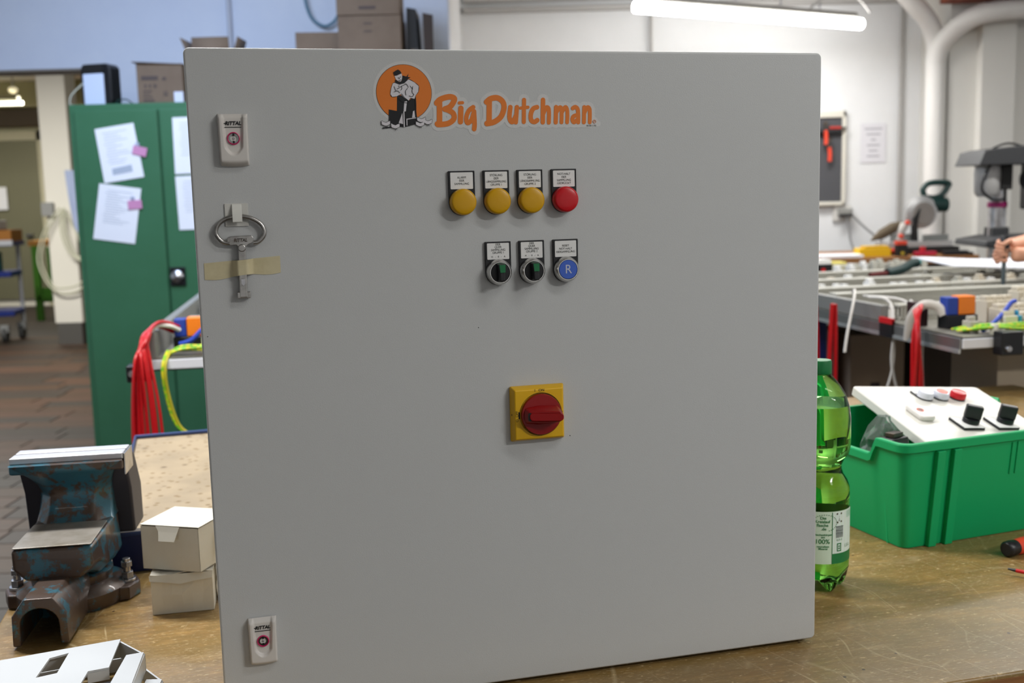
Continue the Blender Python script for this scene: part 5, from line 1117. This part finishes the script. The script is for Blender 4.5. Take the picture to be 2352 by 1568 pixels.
lb_ = thing('low_ledge', 'lower beech shelf with yellow block before the wall bench', 'shelf', (1.98, 6.62, 0), 0); G().bx(-.5, .22, 0, .25, .96, .985).build('shelf_board', mat('pale_beech', 'cdb98a', .5), lb_); G().bx(-.4, .12, .05, .2, 0, .96).build('shelf_base', mat('shelf_base_grey', '6f6b66', .6), lb_)
small('sponge_block', 'pale yellow block on the lower beech shelf at the enclosure edge', 'block', (2.02, 6.65, .986), [('block_body', mat('pale_yellow', 'ded06e', .6), lambda g: g.bx(-.12, .07, 0, .12, 0, .06)), ('block_stripe', mat('block_pinkish', 'd9b8a0', .6), lambda g: g.bx(-.12, -.04, -.002, 0, .005, .03))])
tb = thing('tool_board', 'dark grey tool board in pale frame on the white wall', 'tool board', (2.42, 8.44, 0)); G().bx(-.5, .187, .02, .05, 1.40, 2.05).build('board', TOOLGREY, tb)
G().bx(.185, .215, 0, .055, 1.37, 2.10).bx(-.5, .215, 0, .055, 2.045, 2.10).bx(-.5, .215, 0, .055, 1.37, 1.40).build('frame', mat('board_frame', 'd3d0c4', .6), tb, bevel=.008)
G().bx(-.5, .17, -.03, .02, 1.93, 1.955).build('tool_rail', mat('rail_dark', '202124', .5), tb)
for lab, x, z, m_ in (('orange red handled pliers on the tool board nearest the enclosure', .045, 1.93, REDO), ('orange red handled tool hanging lowest on the tool board', .075, 1.80, REDO), ('red grip tool lying on the tool board rail', .12, 1.955, mat('dull_red_grip', 'a8322a', .5))):
    t = thing('hand_tool', lab, 'tool', (2.42 + x, 8.415, z))
    if 'rail' in lab: G().box((0, 0, .012), (.09, .03, .022)).build('grip', m_, t, bevel=.006); G().box((.06, 0, .010), (.05, .02, .012)).build('tool_head', DKSTEEL, t)
    else: G().tube([(0, 0, .02), (.006, 0, -.03), (.004, 0, -.09)], .016, n=10).build('grip', m_, t); G().box((0, 0, .05), (.03, .02, .07)).build('tool_head', DKSTEEL, t, bevel=.004)
wn = thing('wall_notice', 'white printed notice on the white wall right of the tool board', 'paper', (2.862, 8.492, 1.845)); G().bx(-.098, .098, 0, .004, -.150, .152).build('sheet', mat('notice_paper', 'd9d8dd', .7), wn)
g = G()
for i, hw in enumerate((.07, .055, .02, .05, .035, .05)): g.bx(-hw, hw, -.001, .0, .105 - i * .042, .117 - i * .042)
g.build('printed_lines', mat('notice_print', 'aaa9b0', .7), wn)
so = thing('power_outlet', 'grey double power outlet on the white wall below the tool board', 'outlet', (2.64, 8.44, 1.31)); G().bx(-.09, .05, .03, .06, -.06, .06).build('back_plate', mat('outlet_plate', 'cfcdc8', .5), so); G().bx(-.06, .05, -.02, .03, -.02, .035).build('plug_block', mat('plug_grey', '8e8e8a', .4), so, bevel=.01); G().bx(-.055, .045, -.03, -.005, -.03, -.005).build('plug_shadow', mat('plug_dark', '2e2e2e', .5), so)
for lab, P in (('dark cable hanging from the power outlet to the bench, left one', [(.0, 0, -.03), (.005, -.05, -.12), (-.03, -.2, -.2), (-.1, -.5, -.26)]), ('dark cable running from the power outlet to the mitre saw', [(.045, 0, -.02), (.09, -.2, -.12), (.14, -.45, -.21), (.18, -.75, -.262)])):
    t = thing('power_cable', lab, 'cable', (2.64, 8.42, 1.31)); G().tube(P, .008, n=6).build('cable_run', mat('cable_grey', '6a6a6a', .5), t)
# fluorescent lamp by the wall
la = Vector((.835, 7.0, 2.672)); lb2 = Vector((2.50, 7.72, 2.636))
fd = thing('tube_lamp', 'long glowing fluorescent lamp hanging before the white wall', 'lamp', la); d_ = lb2 - la
ax = d_.normalized()
G().cyl((0, 0, 0), d_, .037, n=24).build('diffuser', GLOWW, fd)
G().cyl(ax * .05 + Vector((0, 0, .052)), d_ - ax * .05 + Vector((0, 0, .052)), .026, n=10).build('housing', mat('lamp_housing_grey', '8d8b86', .5), fd)
for k_ in (.1, .42, .62, .8): p_ = d_ * k_; G().cyl(p_ + Vector((0, 0, .06)), p_ + Vector((.03, 0, .64)), .006, n=8).build('hanger', STEEL, fd)
G().tube([d_ * .75 + Vector((0, 0, .07)), d_ * .8 + Vector((.05, 0, .16)), d_ * .9 + Vector((.1, 0, .17)), d_ * 1.0 + Vector((.06, 0, .08))], .008, n=6).build('supply_cable', CONDG, fd)
# ceiling fixtures for the other rows
proto = None
for i, (x, y, lab) in enumerate(((1.6, .35, 'ceiling tube lamp in front of the bench, right'), (3.1, -.8, 'ceiling tube lamp behind the camera, right'), (-1.6, -.9, 'ceiling tube lamp behind the camera, left'), (-1.15, 2.1, 'ceiling tube lamp above the aisle left of the bench'), (.9, 3.3, 'ceiling tube lamp above the bench back edge'), (2.9, 4.6, 'ceiling tube lamp above the right assembly table'))):
    if proto is None:
        proto = thing('ceiling_lamp', lab, 'lamp', (x, y, 3.08)); G().bx(-.78, .78, -.06, .06, .0, .09).build('housing', mat('lamp_housing_grey', '8d8b86', .5), proto); G().bx(-.78, -.74, -.01, .01, .09, .22).bx(.74, .78, -.01, .01, .09, .22).build('hanger', STEEL, proto)
    else: dup(proto, (x, y, 3.08), 0, lab)

# ------------------------------------------------------------------ pillar drill
dl = thing('pillar_drill', 'dark grey pillar drill with steel column at the right edge', 'drill', (2.71, 5.80, 0), 0)
G().bx(-.22, .5, -.2, .35, 0, .80).build('stand', mat('drill_stand_grey', '6a6a68', .5), dl, bevel=.01)
G().bx(-.16, .36, -.16, .25, .80, .85).build('base', DRILLD, dl, bevel=.008)
G().cyl((-.055, .06, .85), (-.055, .06, 1.56), .046, n=32).build('column', STEEL, dl)
G().lathe([(.049, 1.375), (.051, 1.380), (.051, 1.400), (.049, 1.405)], (-.055, .06, 0), n=32).build('depth_ring', mat('magenta_clamp', '9c1f66', .4), dl)
G().prism([(-.26, -.03), (-.09, -.055), (.14, -.055), (.16, .02), (-.12, .02), (-.25, .0)], -.18, .22, 'XZ').build('table', DRILLD, dl, bevel=.006, loc=(.04, 0, 1.205))
G().bx(-.10, -.01, .0, .12, 1.20, 1.27).build('table_bracket', DRILLD, dl, bevel=.008)
G().prism([(-.245, 1.60), (-.215, 1.675), (-.16, 1.685), (.20, 1.715), (.34, 1.712), (.42, 1.66), (.42, 1.60)], -.14, .18, 'XZ').build('belt_cover', DRILLD, dl, bevel=.004, smooth=None)
G().tube([(-.16, -.1, 1.685), (-.11, -.1, 1.705), (-.06, -.1, 1.708), (.0, -.1, 1.69)], .006, n=6).build('cover_strap', BLACKM, dl)
G().lathe([(.05, 0), (.064, .02), (.068, .12), (.062, .17), (.045, .185)], (-.15, -.02, 1.435), n=28).build('motor', DRILLG, dl, smooth=.6)
G().bx(-.09, -.03, -.06, .08, 1.47, 1.60).build('motor_mount', BLACKM, dl, bevel=.006)
G().tube([(-.17, -.10, 1.60), (-.20, -.10, 1.54), (-.21, -.10, 1.47), (-.15, -.09, 1.42), (-.06, -.05, 1.42)], .007, n=6).build('motor_cable', BLACKP, dl)
G().bx(.10, .36, -.10, .14, 1.36, 1.62).build('head', BLACKM, dl, bevel=.012)
G().cyl((.02, -.06, 1.52), (.16, -.06, 1.52), .045, n=24).build('feed_hub', BLACKP, dl, bevel=.006)
G().lathe([(.018, 0), (.022, .012), (.016, .02)], (.095, -.10, 1.53), 'Y', 16).build('stop_button', REDO, dl)
G().bx(.07, .125, -.104, -.1, 1.505, 1.56).build('switch_plate', mat('switch_yellow', 'b89a12', .5), dl)
G().tube([(.06, -.06, 1.47), (.075, -.08, 1.38), (.09, -.09, 1.31), (.06, -.09, 1.28)], .015, n=8).build('feed_lever', mat('drill_tan_lever', '8a8478', .4), dl)
G().cyl((.22, .02, 1.30), (.22, .02, 1.40), .03, .02, n=20).cyl((.22, .02, 1.22), (.22, .02, 1.30), .006, n=10).build('chuck', STEEL, dl)

# ------------------------------------------------------------------ person working at the right table
pe = thing('person', 'person in black shirt bending over the right table holding a screwdriver', 'person', (2.62, 4.75, 0), 0)
def skin_mesh(name, chains, m, parent, sub=2):
    """chains: list of [(point, radius)...]; first point of each later chain is an index of an earlier vertex"""
    me = bpy.data.meshes.new(name); V_ = []; E_ = []; Rr = []
    for ch in chains:
        prev = None
        for it in ch:
            if isinstance(it, int): prev = it; continue
            V_.append(it[0]); Rr.append(it[1]); i = len(V_) - 1
            if prev is not None: E_.append((prev, i))
            prev = i
    me.from_pydata(V_, E_, []); me.materials.append(m)
    o = bpy.data.objects.new(name, me); COL.objects.link(o); o.parent = parent
    md = o.modifiers.new('skin', 'SKIN'); md.use_smooth_shade = True; sm = o.modifiers.new('sub', 'SUBSURF'); sm.levels = sub; sm.render_levels = sub
    for i, sv in enumerate(me.skin_vertices[0].data):
        r = Rr[i]; sv.radius = (r, r) if not isinstance(r, tuple) else r; sv.use_root = (i == 0)
    return o
# figure: stands right of the table facing it, arms forward to the left; coordinates local to the Empty
pelv = (.28, .0, .95)
HR, HL = Vector((-.690, -.545, 1.243)), Vector((-.640, -.575, 1.215))
body = skin_mesh('body', [
    [(pelv, .15), ((.24, -.02, 1.10), .145), ((.17, -.06, 1.27), .155), ((.10, -.10, 1.42), .135), ((.05, -.13, 1.51), .062), ((.02, -.15, 1.57), .058), ((-.02, -.17, 1.66), .085), ((-.035, -.18, 1.74), .082)],
    [0, ((.30, -.11, .90), .095), ((.26, -.13, .50), .066), ((.30, -.13, .10), .046), ((.22, -.16, .045), .04), ((.13, -.18, .035), .034)],
    [0, ((.32, .11, .90), .095), ((.28, .13, .50), .066), ((.32, .13, .10), .046), ((.24, .14, .045), .04), ((.15, .15, .035), .034)],
    [3, ((.03, -.29, 1.42), .062), ((-.18, -.42, 1.26), .050), ((-.46, -.50, 1.235), .042), ((-.60, -.56, 1.222), .030), ((-.665, -.575, 1.222), (.026, .034))],
    [3, ((.16, .08, 1.42), .062), ((-.12, -.10, 1.29), .050), ((-.42, -.38, 1.283), .040), ((-.60, -.50, 1.262), .030), ((-.665, -.535, 1.255), (.026, .034))],
], SKIN, pe)
skin_mesh('shirt', [
    [((.275, .0, .98), .162), ((.24, -.02, 1.10), .160), ((.17, -.06, 1.27), .170), ((.10, -.10, 1.42), .146), ((.06, -.125, 1.49), .082)],
    [3, ((.03, -.29, 1.42), .084), ((-.18, -.42, 1.268), .068), ((-.375, -.482, 1.245), .062)],
    [3, ((.16, .08, 1.42), .084), ((-.12, -.10, 1.295), .068), ((-.40, -.365, 1.300), .060)],
], SHIRT, pe)
skin_mesh('trousers', [[((.285, .0, .96), .160), ((.29, .0, .90), .15)], [1, ((.30, -.11, .86), .108), ((.26, -.13, .50), .082), ((.30, -.13, .12), .066)], [1, ((.32, .11, .86), .108), ((.28, .13, .50), .082), ((.32, .13, .12), .066)]], TROUS, pe)
for y_ in (-.14, .135): G().prism(rrect(.09, .35, y_ - .045, y_ + .045, .04), 0, .085).build('shoe', BLACKP, pe, bevel=.02, seg=3)
G().lathe([(.002, .098), (.05, .088), (.086, .05), (.094, 0), (.085, -.05), (.06, -.075)], n=24).build('hair', HAIR, pe, loc=(-.012, -.172, 1.735), rot=(rad(10), rad(-35), 0), sub=1)
for sy in (-.035, .035): G().lathe([(0, .011), (.011, 0), (0, -.011)], n=12).build('eye', BLACKP, pe, loc=(-.098, -.185 + sy, 1.70))
skin_mesh('nose', [[((-.09, -.185, 1.695), .012), ((-.122, -.187, 1.672), .012)]], SKIN, pe)
G().bx(-.108, -.098, -.205, -.165, 1.636, 1.642).build('mouth', mat('lips', 'a5605a', .5), pe)
# hands: right one grips the handle, fingers curl round it
def hand(base, tipdir, gripz, flip):
    b = Vector(base)
    for i, (dz, ln) in enumerate(((.020, .9), (.006, 1.0), (-.008, .95), (-.021, .78))):
        q = b + Vector((-.012, 0, dz)); r = .0082 if i < 3 else .0072
        skin_mesh('finger', [[(q, .0095), (q + Vector((-.030 * ln, -.012 * flip, .002)), .0092), (q + Vector((-.046 * ln, -.030 * flip, -.006)), .0085), (q + Vector((-.030 * ln, -.046 * flip, -.010)), r), (q + Vector((-.016 * ln, -.044 * flip, -.010)), r * .9)]], SKIN, pe, 1)
    q = b + Vector((.006, -.010 * flip, .018))
    skin_mesh('thumb', [[(q, .012), (q + Vector((-.016, -.024 * flip, .006)), .0105), (q + Vector((-.034, -.036 * flip, -.002)), .0095), (q + Vector((-.046, -.040 * flip, -.012)), .008)]], SKIN, pe, 1)
hand((-.665, -.575, 1.222), 0, 0, -1)
hand((-.665, -.535, 1.255), 0, 0, 1)
G().lathe([(.0115, -.004), (.0128, -.003), (.0128, .003), (.0115, .004)], (0, 0, 0), 'Z', 20).build('ring', mat('silver_ring', 'c8ccd0', .3, 1.), pe, loc=(-.690, -.555, 1.262), rot=(0, rad(90), 0))
hs_ = thing('held_screwdriver', 'long dark screwdriver held upright by the person over the right table', 'screwdriver', (1.932, 4.19, 1.068)); G().cyl((0, 0, 0), (0, 0, .148), .0085, n=14).build('shaft', mat('shaft_blue_grey', '5a6468', .4, .5), hs_); G().lathe([(.012, .148), (.017, .155), (.019, .19), (.016, .225), (.01, .232)], n=18).build('handle', BLACKP, hs_); G().cyl((0, 0, .143), (0, 0, .150), .018, n=16).build('collar', BLACKM, hs_)

# ------------------------------------------------------------------ groups of alike things
GROUPS = {'cardboard_box': 'cardboard boxes on the cabinets and under the table', 'paper_sheet': 'paper sheets on the green cabinet doors', 'magnet_note': 'pink magnet notes on the green door', 'red_wire_bundle': 'red wire bunches hanging from the tables',
          'hanging_wire': 'white wires over the right table edge', 'small_carton': 'small white cartons beside the enclosure', 'screwdriver': 'screwdrivers lying on the bench', 'ceiling_lamp': 'ceiling tube lamps', 'hand_tool': 'hand tools on the tool board',
          'plastic_bracket': 'ivory brackets beside the enclosure', 'power_cable': 'cables of the wall outlet', 'assembly_table': 'assembly tables'}
for o in bpy.data.objects:
    k_ = o.name.split('.')[0]
    if o.parent is None and k_ in GROUPS and 'label' in o: o['group'] = GROUPS[k_]
